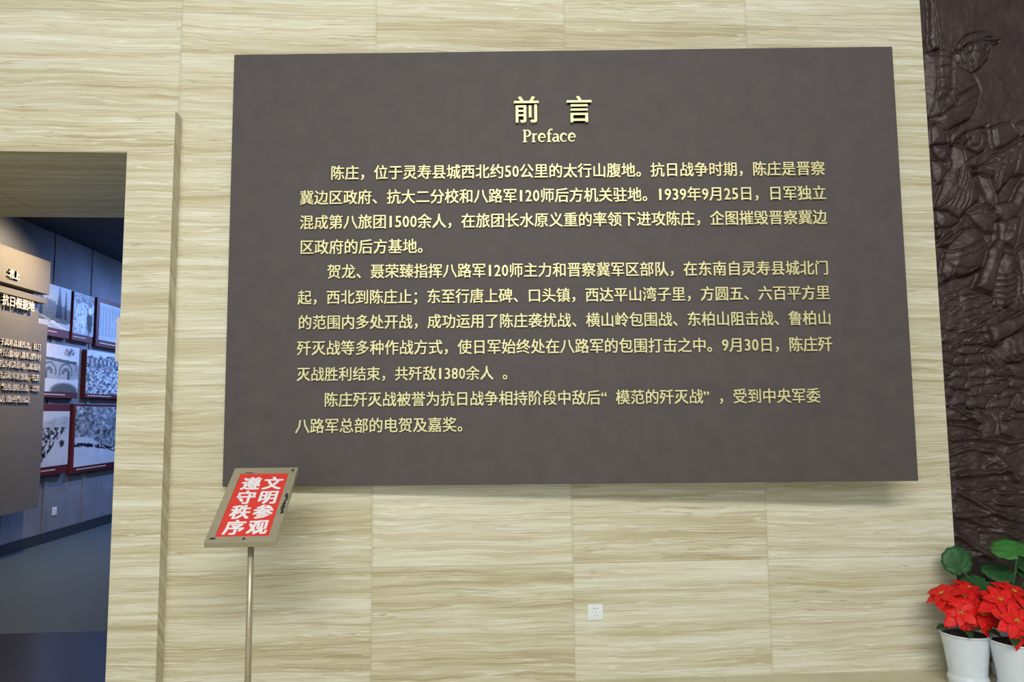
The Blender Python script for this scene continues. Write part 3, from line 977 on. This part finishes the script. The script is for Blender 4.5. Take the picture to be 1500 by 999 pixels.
def socket(name, origin, label, cat, along, nrm, w=0.086):
    """along: unit vector across the plate, nrm: unit vector out of the wall"""
    along, nrm = Vector(along), Vector(nrm)
    up = Vector((0, 0, 1))
    r = empty(name, origin, label, cat)

    def slab(nm, a0, a1, z0, z1, h0, h1, m, par, bev=0.0):
        bm = bmesh.new()
        vs = [bm.verts.new(along * a + up * z + nrm * h) for a in (a0, a1) for z in (z0, z1) for h in (h0, h1)]
        for q in ((0, 1, 3, 2), (4, 6, 7, 5), (0, 4, 5, 1), (2, 3, 7, 6), (0, 2, 6, 4), (1, 5, 7, 3)):
            bm.faces.new([vs[i] for i in q])
        if bev:
            bmesh.ops.bevel(bm, geom=list(bm.edges), offset=bev, segments=2, affect='EDGES')
        return bm_obj(nm, bm, m, par)

    h = w / 2
    slab('plate', -h, h, -h, h, 0.0, 0.008, M['socket'], r, 0.0025)
    slab('insert', -h * 0.74, h * 0.74, -h * 0.74, h * 0.74, 0.007, 0.0105, M['socket'], r, 0.0012)
    for a0, z0 in ((-0.012, 0.019), (0.005, 0.019)):
        slab('slot', a0, a0 + 0.007, z0, z0 + 0.0032, 0.0103, 0.0108, M['black'], r)
    for a0, z0, ww, hh in ((-0.001, -0.004, 0.0022, 0.006), (-0.011, -0.021, 0.003, 0.005), (0.008, -0.021, 0.003, 0.005)):
        slab('slot', a0, a0 + ww, z0, z0 + hh, 0.0103, 0.0108, M['black'], r)
    return r


q0, q1 = hit(861, 885, 1, 0), hit(883, 907.5, 1, 0)
socket('wall_socket', ((q0[0] + q1[0]) / 2, -0.0003, (q0[2] + q1[2]) / 2), 'square white power socket low on the travertine wall under the board', 'socket', (1, 0, 0), (0, -1, 0))
q0 = hit(79, 749, 0, EXL)
socket('wall_socket', (EXL + 0.0003, q0[1], q0[2]), 'small white socket on the grey plaster under the photographs', 'socket', (0, 1, 0), (1, 0, 0), 0.10)

# ================================================================== FLOWER POTS


def pot_body(root, r=0.129, h=0.285):
    prof = [(0.060, 0.0), (0.092, 0.0), (0.097, 0.008), (0.096, 0.020), (0.100, 0.034), (0.1015, 0.046), (0.0975, 0.058), (0.094, 0.066)]
    n = 26
    for i in range(n + 1):
        t = i / n
        z = 0.072 + (h - 0.012 - 0.072) * t
        rr_ = 0.0945 + (0.122 - 0.0945) * (t ** 1.25) + (0.0016 if i % 2 else -0.0010)
        prof.append((rr_, z))
    prof += [(0.1265, h - 0.009), (0.129, h - 0.003), (0.127, h), (0.121, h - 0.001), (0.117, h - 0.012), (0.110, h - 0.05)]
    prof = [(a * r / 0.129, b) for a, b in prof]
    p = lathe('pot', prof, M['pot'], root, 64)
    p['label'] = 'ribbed white glazed pot'
    s = lathe('soil', [(0.104 * r / 0.129, h - 0.055), (0.1155 * r / 0.129, h - 0.018), (0.08, h - 0.012), (0.02, h - 0.009)], M['soil'], root, 40)
    s['label'] = 'dark potting soil'
    return p


def blade(bm, root, tip_dir, up, length, width, droop, cup=0.15, n=7, jag=0.0, seed=0):
    """one pointed leaf: root point, outward direction, upward side, with a folded mid-rib"""
    rr_ = random.Random(seed)
    d = Vector(tip_dir).normalized()
    u = Vector(up).normalized()
    s = d.cross(u).normalized()
    u = s.cross(d).normalized()
    rows = []
    for i in range(n + 1):
        t = i / n
        w = width * (math.sin(math.pi * t ** 0.78) ** 0.85) * 0.5 + 0.0006
        if jag and i % 2:
            w *= 1 + jag
        c = Vector(root) + d * (length * t) + u * (-droop * length * t * t)
        tw = rr_.uniform(-0.06, 0.06)
        rows.append([bm.verts.new(c - s * w + u * (cup * w + tw * w)), bm.verts.new(c - s * w * .5 + u * (cup * w * .3)), bm.verts.new(c),
                     bm.verts.new(c + s * w * .5 + u * (cup * w * .3)), bm.verts.new(c + s * w + u * (cup * w - tw * w))])
    for a, b in zip(rows, rows[1:]):
        for j in range(4):
            bm.faces.new((a[j], a[j + 1], b[j + 1], b[j]))


def thick(o, t=0.0009):
    md = o.modifiers.new('thickness', 'SOLIDIFY')
    md.thickness = t
    return o


def flower_head(root, c, nrm, size, seed):
    rr_ = random.Random(seed)
    nrm = Vector(nrm).normalized()
    a = nrm.orthogonal().normalized()
    b = nrm.cross(a)
    bm = bmesh.new()
    ph = rr_.uniform(0, 6.28)
    for ring, cnt, ln, lift in ((0, 6, size, -0.02), (1, 5, size * 0.72, 0.30)):
        for i in range(cnt):
            an = ph + ring * 0.5 + 2 * math.pi * i / cnt + rr_.uniform(-0.15, 0.15)
            d = a * math.cos(an) + b * math.sin(an) + nrm * (lift + rr_.uniform(-0.12, 0.12))
            l = ln * rr_.uniform(0.85, 1.12)
            blade(bm, Vector(c) + nrm * (0.003 * ring), d, nrm, l, l * rr_.uniform(0.52, 0.66), rr_.uniform(0.12, 0.36), 0.12, 7, 0.16, seed * 31 + i + ring * 9)
    h = thick(bm_obj('flower_head', bm, M['bract'], root, True))
    h['label'] = 'red poinsettia flower head'
    bm = bmesh.new()
    for i in range(7):
        an, q = i * 2.4, 0.0045 * math.sqrt(i)
        p = Vector(c) + nrm * 0.010 + (a * math.cos(an) + b * math.sin(an)) * q
        bmesh.ops.create_icosphere(bm, subdivisions=1, radius=0.0042, matrix=Matrix.Translation(p))
    ce = bm_obj('flower_center', bm, M['yellow'], h, True)
    ce['label'] = 'yellow centre'
    return h


def poinsettia(loc, label, heads, leaves, seed):
    r = empty('potted_poinsettia', loc, label, 'potted plant', 'red poinsettias in white pots')
    pot_body(r)
    for i, (hx, hy, hz, tilt_, size) in enumerate(heads):
        flower_head(r, (hx, hy, hz), tilt_, size, seed + i)
        bm = bmesh.new()
        tube(bm, [(hx * 0.2, hy * 0.2, 0.25), (hx * 0.55, hy * 0.55, 0.28 + (hz - 0.26) * 0.4), (hx, hy, hz - 0.002)], 0.0035, 6, 0.0025)
        bm_obj('stem', bm, M['stem'], r, True)
    for i, (x, y, z, d, l) in enumerate(leaves):
        bm = bmesh.new()
        blade(bm, (x, y, z), d, (0, -0.4, 1), l, l * 0.55, 0.2, 0.15, 7, 0.1, seed + 50 + i)
        tube(bm, [(0.0, 0.0, 0.258), (x * 0.5, y * 0.5, (0.262 + z) / 2 + 0.01), (x, y, z)], 0.002, 5)
        thick(bm_obj('leaf', bm, M['leaf_dark'], r, True))
    return r


P1 = hit(1414, 925, 1, -0.27)
P1Z = 0.285
p1 = poinsettia((P1[0], -0.27, 0.0), 'red poinsettia in the white pot standing nearest the travertine wall',
                [(-0.130, -0.02, 0.492, (-0.55, -0.12, 0.85), 0.112),
                 (0.060, 0.04, 0.505, (0.10, -0.35, 0.93), 0.110),
                 (0.000, -0.01, 0.470, (-0.05, -0.60, 0.80), 0.128),
                 (-0.065, -0.07, 0.405, (-0.40, -0.82, 0.42), 0.112),
                 (0.035, -0.09, 0.400, (0.05, -0.90, 0.42), 0.130)],
                [(-0.12, -0.03, 0.325, (-0.6, -0.2, 0.05), 0.075), (-0.05, -0.09, 0.32, (-0.2, -0.6, -0.1), 0.07), (0.05, -0.09, 0.325, (0.25, -0.6, -0.05), 0.085), (-0.02, -0.07, 0.335, (-0.1, -0.7, 0.15), 0.09), (0.08, 0.06, 0.33, (0.6, 0.4, 0.1), 0.07)], 100)
P2 = hit(1488, 940, 1, -0.43)
p2 = poinsettia((P2[0], -0.43, 0.0), 'red poinsettia in the white pot further right at the picture edge',
                [(-0.075, -0.01, 0.490, (-0.15, -0.60, 0.80), 0.120),
                 (0.045, 0.05, 0.515, (0.20, -0.50, 0.85), 0.115),
                 (-0.060, -0.09, 0.408, (-0.05, -0.90, 0.42), 0.130),
                 (0.085, -0.08, 0.430, (0.35, -0.85, 0.40), 0.125)],
                [(-0.07, -0.09, 0.33, (-0.4, -0.5, -0.1), 0.085), (0.02, -0.10, 0.325, (0.0, -0.6, -0.15), 0.09), (-0.03, -0.07, 0.335, (-0.2, -0.7, 0.1), 0.09), (0.09, -0.05, 0.33, (0.6, -0.3, 0.0), 0.075)], 200)

# large-leaved green plant behind them


def round_leaf(root, base, c, nrm, updir, rad, seed, m):
    """scalloped kidney leaf around c with its notch towards -updir, and the stalk from base"""
    rr_ = random.Random(seed)
    nrm = Vector(nrm).normalized()
    u = Vector(updir)
    u = (u - nrm * u.dot(nrm)).normalized()
    s = u.cross(nrm)
    bm = bmesh.new()
    N, K = 44, 5
    notch = Vector(c) - u * rad * 0.62
    cv = bm.verts.new(notch - nrm * rad * 0.10)
    rows = []
    for i in range(N + 1):
        an = -math.pi / 2 + 0.20 + (2 * math.pi - 0.40) * i / N
        sc = rad * (1 + 0.035 * math.cos(i * math.pi * 2 / 4.0)) * (1.0 + 0.08 * math.sin(an))
        e = Vector(c) + s * math.cos(an) * sc * 1.05 + u * math.sin(an) * sc
        row = []
        for k_ in range(1, K + 1):
            t = k_ / K
            p = notch.lerp(e, t)
            vein = 0.02 * rad * math.cos(i * 2 * math.pi / 6.3) * t
            p = p + nrm * (-0.10 * rad * (1 - t) ** 2 + vein - 0.16 * rad * t * t * (0.4 + 0.6 * abs(math.cos(an))))
            row.append(bm.verts.new(p))
        rows.append(row)
    for a, b in zip(rows, rows[1:]):
        bm.faces.new((cv, a[0], b[0]))
        for k_ in range(K - 1):
            bm.faces.new((a[k_], a[k_ + 1], b[k_ + 1], b[k_]))
    lf = thick(bm_obj('leaf', bm, m, root, True), 0.0012)
    bm = bmesh.new()
    b_ = Vector(base)
    mid_ = (b_ + notch) / 2 + Vector((0, 0, 0.03))
    tube(bm, [b_, b_.lerp(mid_, .5) + Vector((0, 0, .012)), mid_, mid_.lerp(notch, .5) + Vector((0, 0, .008)), notch], 0.0042, 7, 0.003)
    bm_obj('stalk', bm, M['stem'], root, True)
    return lf


P3 = hit(1479, 931, 1, -0.15)
p3 = empty('potted_geranium', (P3[0], -0.15, 0.0), 'green round-leaved plant in the white pot behind the two poinsettias', 'potted plant')
pot_body(p3)


def rel(px, py, y):
    q = hit(px, py, 1, y)
    return (q[0] - P3[0], y + 0.15, q[2])


for i, (px, py, y, nr, up_, rad, base) in enumerate([
        (1403.5, 823, -0.16, (-0.15, -0.95, 0.25), (-0.25, -0.1, 1), 0.080, (-0.03, 0.0, 0.26)),
        (1480, 803, -0.26, (-0.25, -0.42, 0.88), (-0.1, 0.7, 0.6), 0.088, (0.0, 0.0, 0.26)),
        (1494, 822, -0.16, (0.3, -0.60, 0.75), (0.5, -0.2, 0.6), 0.075, (0.01, 0.02, 0.26)),
        (1464, 836, -0.14, (-0.1, -0.45, 0.9), (-0.8, -0.2, 0.2), 0.085, (-0.01, 0.0, 0.26)),
        (1430, 853, -0.15, (-0.2, -0.45, 0.85), (-0.8, -0.2, 0.3), 0.075, (-0.02, 0.0, 0.26)),
        (1452, 864, -0.20, (0.1, -0.5, 0.8), (-0.5, -0.5, -0.1), 0.070, (-0.01, -0.01, 0.26)),
        (1482, 860, -0.24, (0.1, -0.42, 0.9), (0.3, -0.5, 0.1), 0.085, (0.0, -0.02, 0.26)),
        (1510, 845, -0.18, (0.3, -0.6, 0.7), (0.8, -0.1, 0.4), 0.080, (0.02, 0.0, 0.26)),
        (1516, 806, -0.14, (0.3, -0.7, 0.6), (0.6, 0.1, 0.8), 0.070, (0.02, 0.0, 0.26))]):
    round_leaf(p3, base, rel(px, py, y), nr, up_, rad, i, M['leaf_bright' if i == 1 else 'leaf'])

# ================================================================== TEXT PANEL BEYOND THE DOORWAY
TPX = EXL + 0.24                                  # its front face


def yz(px, py, X=TPX):
    q = hit(px, py, 0, X)
    return float(q[1]), float(q[2])


y_top, z_a = yz(74.8, 384)
z_b = yz(72.3, 432)[1]
y_str, z_c = yz(69.5, 437)
z_d = yz(69, 445.5)[1]
y_mid, z_m = yz(60, 457)
y_low, z_e = yz(70, 476)
z_f = yz(58, 743)[1]
Y0P = 2.2
tp = empty('text_panel', (EXL, Y0P, 0.0), 'grey text panel with raised pale writing mounted beyond the doorway', 'text panel')


def tbox(name, y1, z0, z1, x0, x1, m):
    bm = bmesh.new()
    add_box(bm, x0, x1, 0.0, y1 - Y0P, z0, z1, 0.002)
    return bm_obj(name, bm, m, tp)


tbox('back_plate', y_mid - 0.03, z_f + 0.05, z_a - 0.05, 0.0135, 0.13, M['dark_recess'])
tbox('header_panel', y_top, z_b, z_a, 0.1305, 0.24, M['grey_panel'])
tbox('header_strip', y_str, z_d, z_c, 0.1305, 0.24, M['grey_panel'])
tbox('ledge', y_mid, z_e - 0.02, z_m, 0.1305, 0.22, M['grey_panel'])
tbox('main_panel', y_low, z_f, z_e, 0.2205, 0.24, M['grey_panel'])


def panel_text(name, words, em, depth=0.06):
    """words: (text, y of its right end, z of its centre); faces +X"""
    V, F, n = [], [], 0
    for s, yr, zc_ in words:
        cs, tot = cells_of(s)
        for ch, cx, w in cs:
            if ch == ' ':
                continue
            vs, fs = glyph(ch, 0.02, depth, 0.0)
            if not len(vs):
                continue
            k_ = em / EM
            yy = yr - (tot - cx - w / 2) * em
            for v in vs:
                V.append((0.24 + (depth + v[2]) * k_, yy + (v[0] - G_CX) * k_ - Y0P, zc_ + (v[1] - G_CY) * k_))
            F += [tuple(i + n for i in f) for f in fs]
            n += len(vs)
    me = bpy.data.meshes.new(name)
    me.from_pydata(V, [], F)
    me.update()
    return link(name, me, M['pale_letters'], tp)


ya, za = yz(26, 405)
panel_text('heading', [('北上', ya, za)], 0.10, 0.12)
yb, zb = yz(47, 450)
panel_text('subheading', [('抗日根据地', yb, zb)], 0.115, 0.12)
body = ['位于灵寿县城西北，抗日', '行山腹地八路军战争时', '后方机关驻地，成功运', '主力和军区部队，在东', '包围战阻击战，北到', '的方式处在包围之']
ys = [509.0, 524.0, 538.6, 554.0, 569.5, 585.5]
for s, py, xr in zip(body, ys, (58, 58, 57, 56.5, 55.5, 42)):
    yr, zc_ = yz(xr, py)
    panel_text('line_lettering', [(s, yr, zc_)], 0.074, 0.12)

# ================================================================== PHOTOGRAPHS ON THE PLASTER WALL


def vnoise(U, V_, s, seed, octs=4):
    rs = np.random.RandomState(seed)
    g, amp, tot = np.zeros_like(U), 1.0, 0.0
    for _ in range(octs):
        k_ = int(s) + 3
        tab = rs.rand(k_, k_)
        fx, fy = np.clip(U, 0, 1) * s, np.clip(V_, 0, 1) * s
        ix, iy = fx.astype(int), fy.astype(int)
        tx, ty = fx - ix, fy - iy
        tx, ty = tx * tx * (3 - 2 * tx), ty * ty * (3 - 2 * ty)
        g += amp * ((tab[iy, ix] * (1 - tx) + tab[iy, ix + 1] * tx) * (1 - ty) + (tab[iy + 1, ix] * (1 - tx) + tab[iy + 1, ix + 1] * tx) * ty)
        tot += amp
        amp *= 0.55
        s *= 2
    return g / tot


def blob(U, V_, cx, cy, rx, ry):
    return np.clip(1.4 - 1.4 * np.sqrt(((U - cx) / rx) ** 2 + ((V_ - cy) / ry) ** 2), 0, 1)


def picture(kind, U, V_):
    """grey picture of each print; U across, V up"""
    n = vnoise(U, V_, 9, 3 + len(kind))
    f = vnoise(U, V_, 26, 9 + len(kind), 3)
    if kind == 'grove':
        g = 0.62 + 0.1 * n
        g = np.where(V_ < 0.62 + 0.15 * (f - .5) - 0.25 * (U - .5), 0.20 + 0.22 * f, g)
        for cx, w, h in ((0.68, 0.10, 0.55), (0.86, 0.05, 0.4), (0.2, 0.05, 0.3)):
            g = g * (1 - 0.9 * (np.abs(U - cx) < w * (0.7 + 0.7 * f) * np.clip(1.15 - V_, 0.15, 1)) * (V_ > 0.25) * (V_ < 0.55 + h))
        g = g + 0.35 * np.exp(-((V_ - 0.32 + 0.35 * U) / 0.02) ** 2) + 0.45 * (V_ < 0.10 + 0.1 * n)
        return g
    if kind == 'group':
        g = 0.70 + 0.15 * n - 0.5 * (V_ > 0.78) * f
        for cx, c, h in ((0.2, 0.95, 0.72), (0.48, 1.0, 0.80), (0.8, 0.25, 0.70)):
            b = blob(U, V_, cx, 0.4, 0.17, 0.42)
            g = g * (1 - np.clip(b * 2, 0, 1)) + c * np.clip(b * 2, 0, 1)
            hd = np.clip(blob(U, V_, cx, h + 0.07, 0.09, 0.07) * 3, 0, 1)
            g = g * (1 - hd) + 0.35 * hd
        b = np.clip(blob(U, V_, 0.82, 0.62, 0.13, 0.12) * 2, 0, 1)
        return (g * (1 - b) + 0.95 * b) * (1 - 0.5 * (f > 0.62))
    if kind == 'page':
        lines = 0.5 + 0.5 * np.sin(U * 2 * math.pi * 9)
        return 0.72 - 0.16 * lines * (V_ > 0.12) * (V_ < 0.92) * (f > 0.35)
    if kind == 'house':
        g = 0.80 + 0.08 * n
        wall_ = (V_ < 0.70 - 0.06 * U) & (V_ > 0.27) & (U < 0.90)
        g = np.where(wall_, 0.56 + 0.10 * n, g)
        g = np.where((V_ < 0.73 - 0.06 * U) & (V_ > 0.665 - 0.06 * U) & (U < 0.93), 0.18, g)
        for cx in (0.20, 0.64):
            d = np.hypot((U - cx) / 0.17, (V_ - 0.42) / 0.19)
            g = np.where((np.abs(d - 1) < 0.10) & (V_ > 0.36), 0.25, g)
            g = np.where((d < 0.55) & (V_ > 0.44), 0.28, g)
            g = np.where((np.abs(U - cx - (-0.09 if cx < .4 else 0.08)) < 0.035) & (V_ < 0.45) & (V_ > 0.27), 0.2, g)
            g = np.where((np.abs(U - cx - (0.06 if cx < .4 else -0.07)) < 0.035) & (V_ < 0.46) & (V_ > 0.38), 0.3, g)
        g = np.where((U > 0.87) & (V_ < 0.62) & (V_ > 0.3), 0.25 + 0.6 * f, g)
        b = np.clip(blob(U, V_, 0.62, 0.02, 0.42, 0.2) * 3, 0, 1)
        g = g * (1 - b) + (0.22 + 0.15 * f) * b
        b = np.clip(blob(U, V_, 0.72, 0.86, 0.17, 0.12) * 6 * np.clip(f - 0.38, 0, 1), 0, 1)
        return g * (1 - b) + 0.25 * b
    if kind == 'crowd':
        g = 0.55 + 0.9 * (f - 0.5) * 1.6
        f2 = vnoise(U, V_, 34, 77, 2)
        g = np.where(V_ < 0.6, 0.60 + 1.5 * (f2 - 0.5), g * 0.75)
        g = np.where((V_ > 0.86 + 0.1 * (n - .5) * 3), 0.85, g)
        g = np.where((V_ > 0.70) & (V_ < 0.80), 0.5 + 0.25 * np.sin(U * 60), g)
        return g
    if kind == 'column':
        g = 0.78 + 0.06 * n
        g = np.where(V_ < 0.86 - 0.05 * np.sin(U * 6), 0.55 + 0.3 * n, g)
        road = U > 0.15 + 1.1 * V_
        f2 = vnoise(U, V_, 22, 31, 3)
        g = np.where((V_ < 0.70) & ~road, np.clip(0.42 + 2.4 * (f2 - 0.5), 0.08, 0.9), g)
        g = np.where(road & (V_ < 0.6), 0.72 + 0.12 * n, g)
        b = np.clip(blob(U, V_, 0.80, 0.40, 0.09, 0.08) * 3 * f, 0, 1)
        return g * (1 - b) + 0.15 * b
    if kind == 'march':
        g = 0.42 + 0.9 * (f - 0.45) + 0.25 * (n - 0.5)
        hill = V_ < 0.48 - 0.22 * U + 0.05 * np.sin(U * 7)
        g = np.where(hill, 0.74 + 0.12 * n, g)
        d = np.abs(V_ - (0.36 - 0.03 * U - 0.16 * U * U))
        f2 = vnoise(U, V_, 40, 5, 1)
        g = np.where((d < 0.022 + 0.02 * f2) & (f2 > 0.3), 0.10, g)
        return g
    return n


pm = NT('photographic_print')
at_ = pm.n('ShaderNodeAttribute', attribute_name='print')
pm.out(at_.outputs['Color'], 0.32, 0.0, 0.4)
M['print'] = pm.m
PFX = EXL + 0.065
GRP = 'framed photographs beyond the doorway'


def photo(quad, kind, label, cat='photograph', left=None, right=None, fr_=(0.02, 0.02, 0.02, 0.055), standoff=0.065):
    """quad: visible corners TL, TR, BR, BL of the print on the photograph of the place; left/right extend a hidden side, metres"""
    X = EXL + standoff
    P = [hit(x, y, 0, X) for x, y in quad]
    y0, y1 = (P[0][1] + P[3][1]) / 2, (P[1][1] + P[2][1]) / 2
    z1, z0 = (P[0][2] + P[1][2]) / 2, (P[2][2] + P[3][2]) / 2
    if left is not None:
        y0 -= left
    if right is not None:
        y1 += right
    fl, frr, ft, fb = fr_
    root = empty('framed_photograph', (EXL, float(y0), 0.0), label, cat, GRP)
    bm = bmesh.new()
    add_box(bm, 0.0005, standoff - 0.004, -fl, y1 - y0 + frr, z0 - fb, z1 + ft, 0.002)
    bm_obj('frame', bm, M['maroon'], root)
    nu, nv = 72, 84
    U, V_ = np.meshgrid(np.linspace(0, 1, nu), np.linspace(0, 1, nv))
    g = np.clip(picture(kind, U, V_), 0.03, 1.0) ** 1.7
    co_ = np.stack([np.full_like(U, standoff), U * (y1 - y0), z0 + V_ * (z1 - z0)], -1).reshape(-1, 3)
    bk = co_.copy()
    bk[:, 0] = standoff - 0.0038
    idx_ = np.arange(nu * nv).reshape(nv, nu)
    fq = np.stack([idx_[:-1, :-1], idx_[:-1, 1:], idx_[1:, 1:], idx_[1:, :-1]], -1).reshape(-1, 4).tolist()
    ring = list(idx_[0, :]) + list(idx_[1:, -1]) + list(idx_[-1, -2::-1]) + list(idx_[-2:0:-1, 0])
    nb = nu * nv
    vb = co_.tolist() + [bk[i].tolist() for i in ring]
    nr_ = len(ring)
    for i in range(nr_):
        fq.append([int(ring[i]), nb + i, nb + (i + 1) % nr_, int(ring[(i + 1) % nr_])])
    me = bpy.data.meshes.new('print')
    me.from_pydata(vb, [], fq)
    ca = me.color_attributes.new('print', 'FLOAT_COLOR', 'POINT')
    gg = np.concatenate([g.reshape(-1), np.full(nr_, 0.3)])
    cols = np.stack([gg * 0.90, gg * 0.93, gg * 0.97, np.ones_like(gg)], -1).astype(np.float32)
    ca.data.foreach_set('color', cols.ravel())
    me.update()
    o = link('print', me, M['print'], root)
    o['label'] = 'black and white print'
    # pale caption line on the lower frame
    if fb > 0.05:
        w = y1 - y0
        bm = bmesh.new()
        zz = z0 - fb * 0.42
        for k_ in range(12):
            a = 0.06 * w + k_ * w * 0.05
            add_box(bm, standoff - 0.0039, standoff - 0.002, a, a + w * 0.036, zz - 0.009, zz + 0.004)
        bm_obj('caption', bm, M['pale_letters'], root)
    return root


photo([(75, 416.5), (105, 424.8), (101.8, 484.8), (71.5, 479.3)], 'grove', 'dark photograph of trees beside the grey text panel, top row', left=0.35, fr_=(0.0, 0.0, 0.0, 0.10))
photo([(109, 427), (138.7, 435.8), (136, 493.6), (106.2, 488)], 'group', 'photograph of people in pale clothes, middle of the top row', fr_=(0.0, 0.0, 0.0, 0.085))
photo([(146.4, 443.5), (175.5, 450.7), (171.7, 502.4), (144, 497.5)], 'page', 'maroon framed page of vertical writing at the end of the top row', right=0.25, fr_=(0.06, 0.06, 0.06, 0.09))
photo([(68.7, 502), (117, 510), (113.3, 574.8), (66.5, 574)], 'house', 'photograph of a low house with two arches, middle row', left=0.10, fr_=(0.0, 0.0, 0.0, 0.07))
photo([(127, 512.6), (172, 518.6), (170.6, 578), (126, 577)], 'crowd', 'photograph of a dense crowd under trees, middle row by the door jamb', right=0.25, fr_=(0.0, 0.0, 0.0, 0.055))
photo([(64.5, 602.4), (102.3, 602.4), (98.8, 680.8), (61, 684)], 'column', 'maroon framed photograph of a marching column, bottom row beside the text panel', left=0.20, fr_=(0.02, 0.0, 0.085, 0.10))
photo([(111.4, 596), (169.5, 595.4), (166.8, 676.6), (108, 684.3)], 'march', 'large maroon framed photograph of troops crossing a hillside, bottom row', right=0.25, fr_=(0.05, 0.05, 0.03, 0.075))

# white strip that stands out at the inner corner of the doorway
q0, q1 = hit(174.6, 465, 1, 0.9), hit(173.0, 530, 1, 0.9)
tag(box('white_plate', q0[0] - 0.008, DOOR_R - 0.0042, 0.88, 0.96, float(q1[2]), float(q0[2]), M['white_paint'], None, 0.002),
    'narrow white plate on the inner side of the doorway jamb', 'plate')
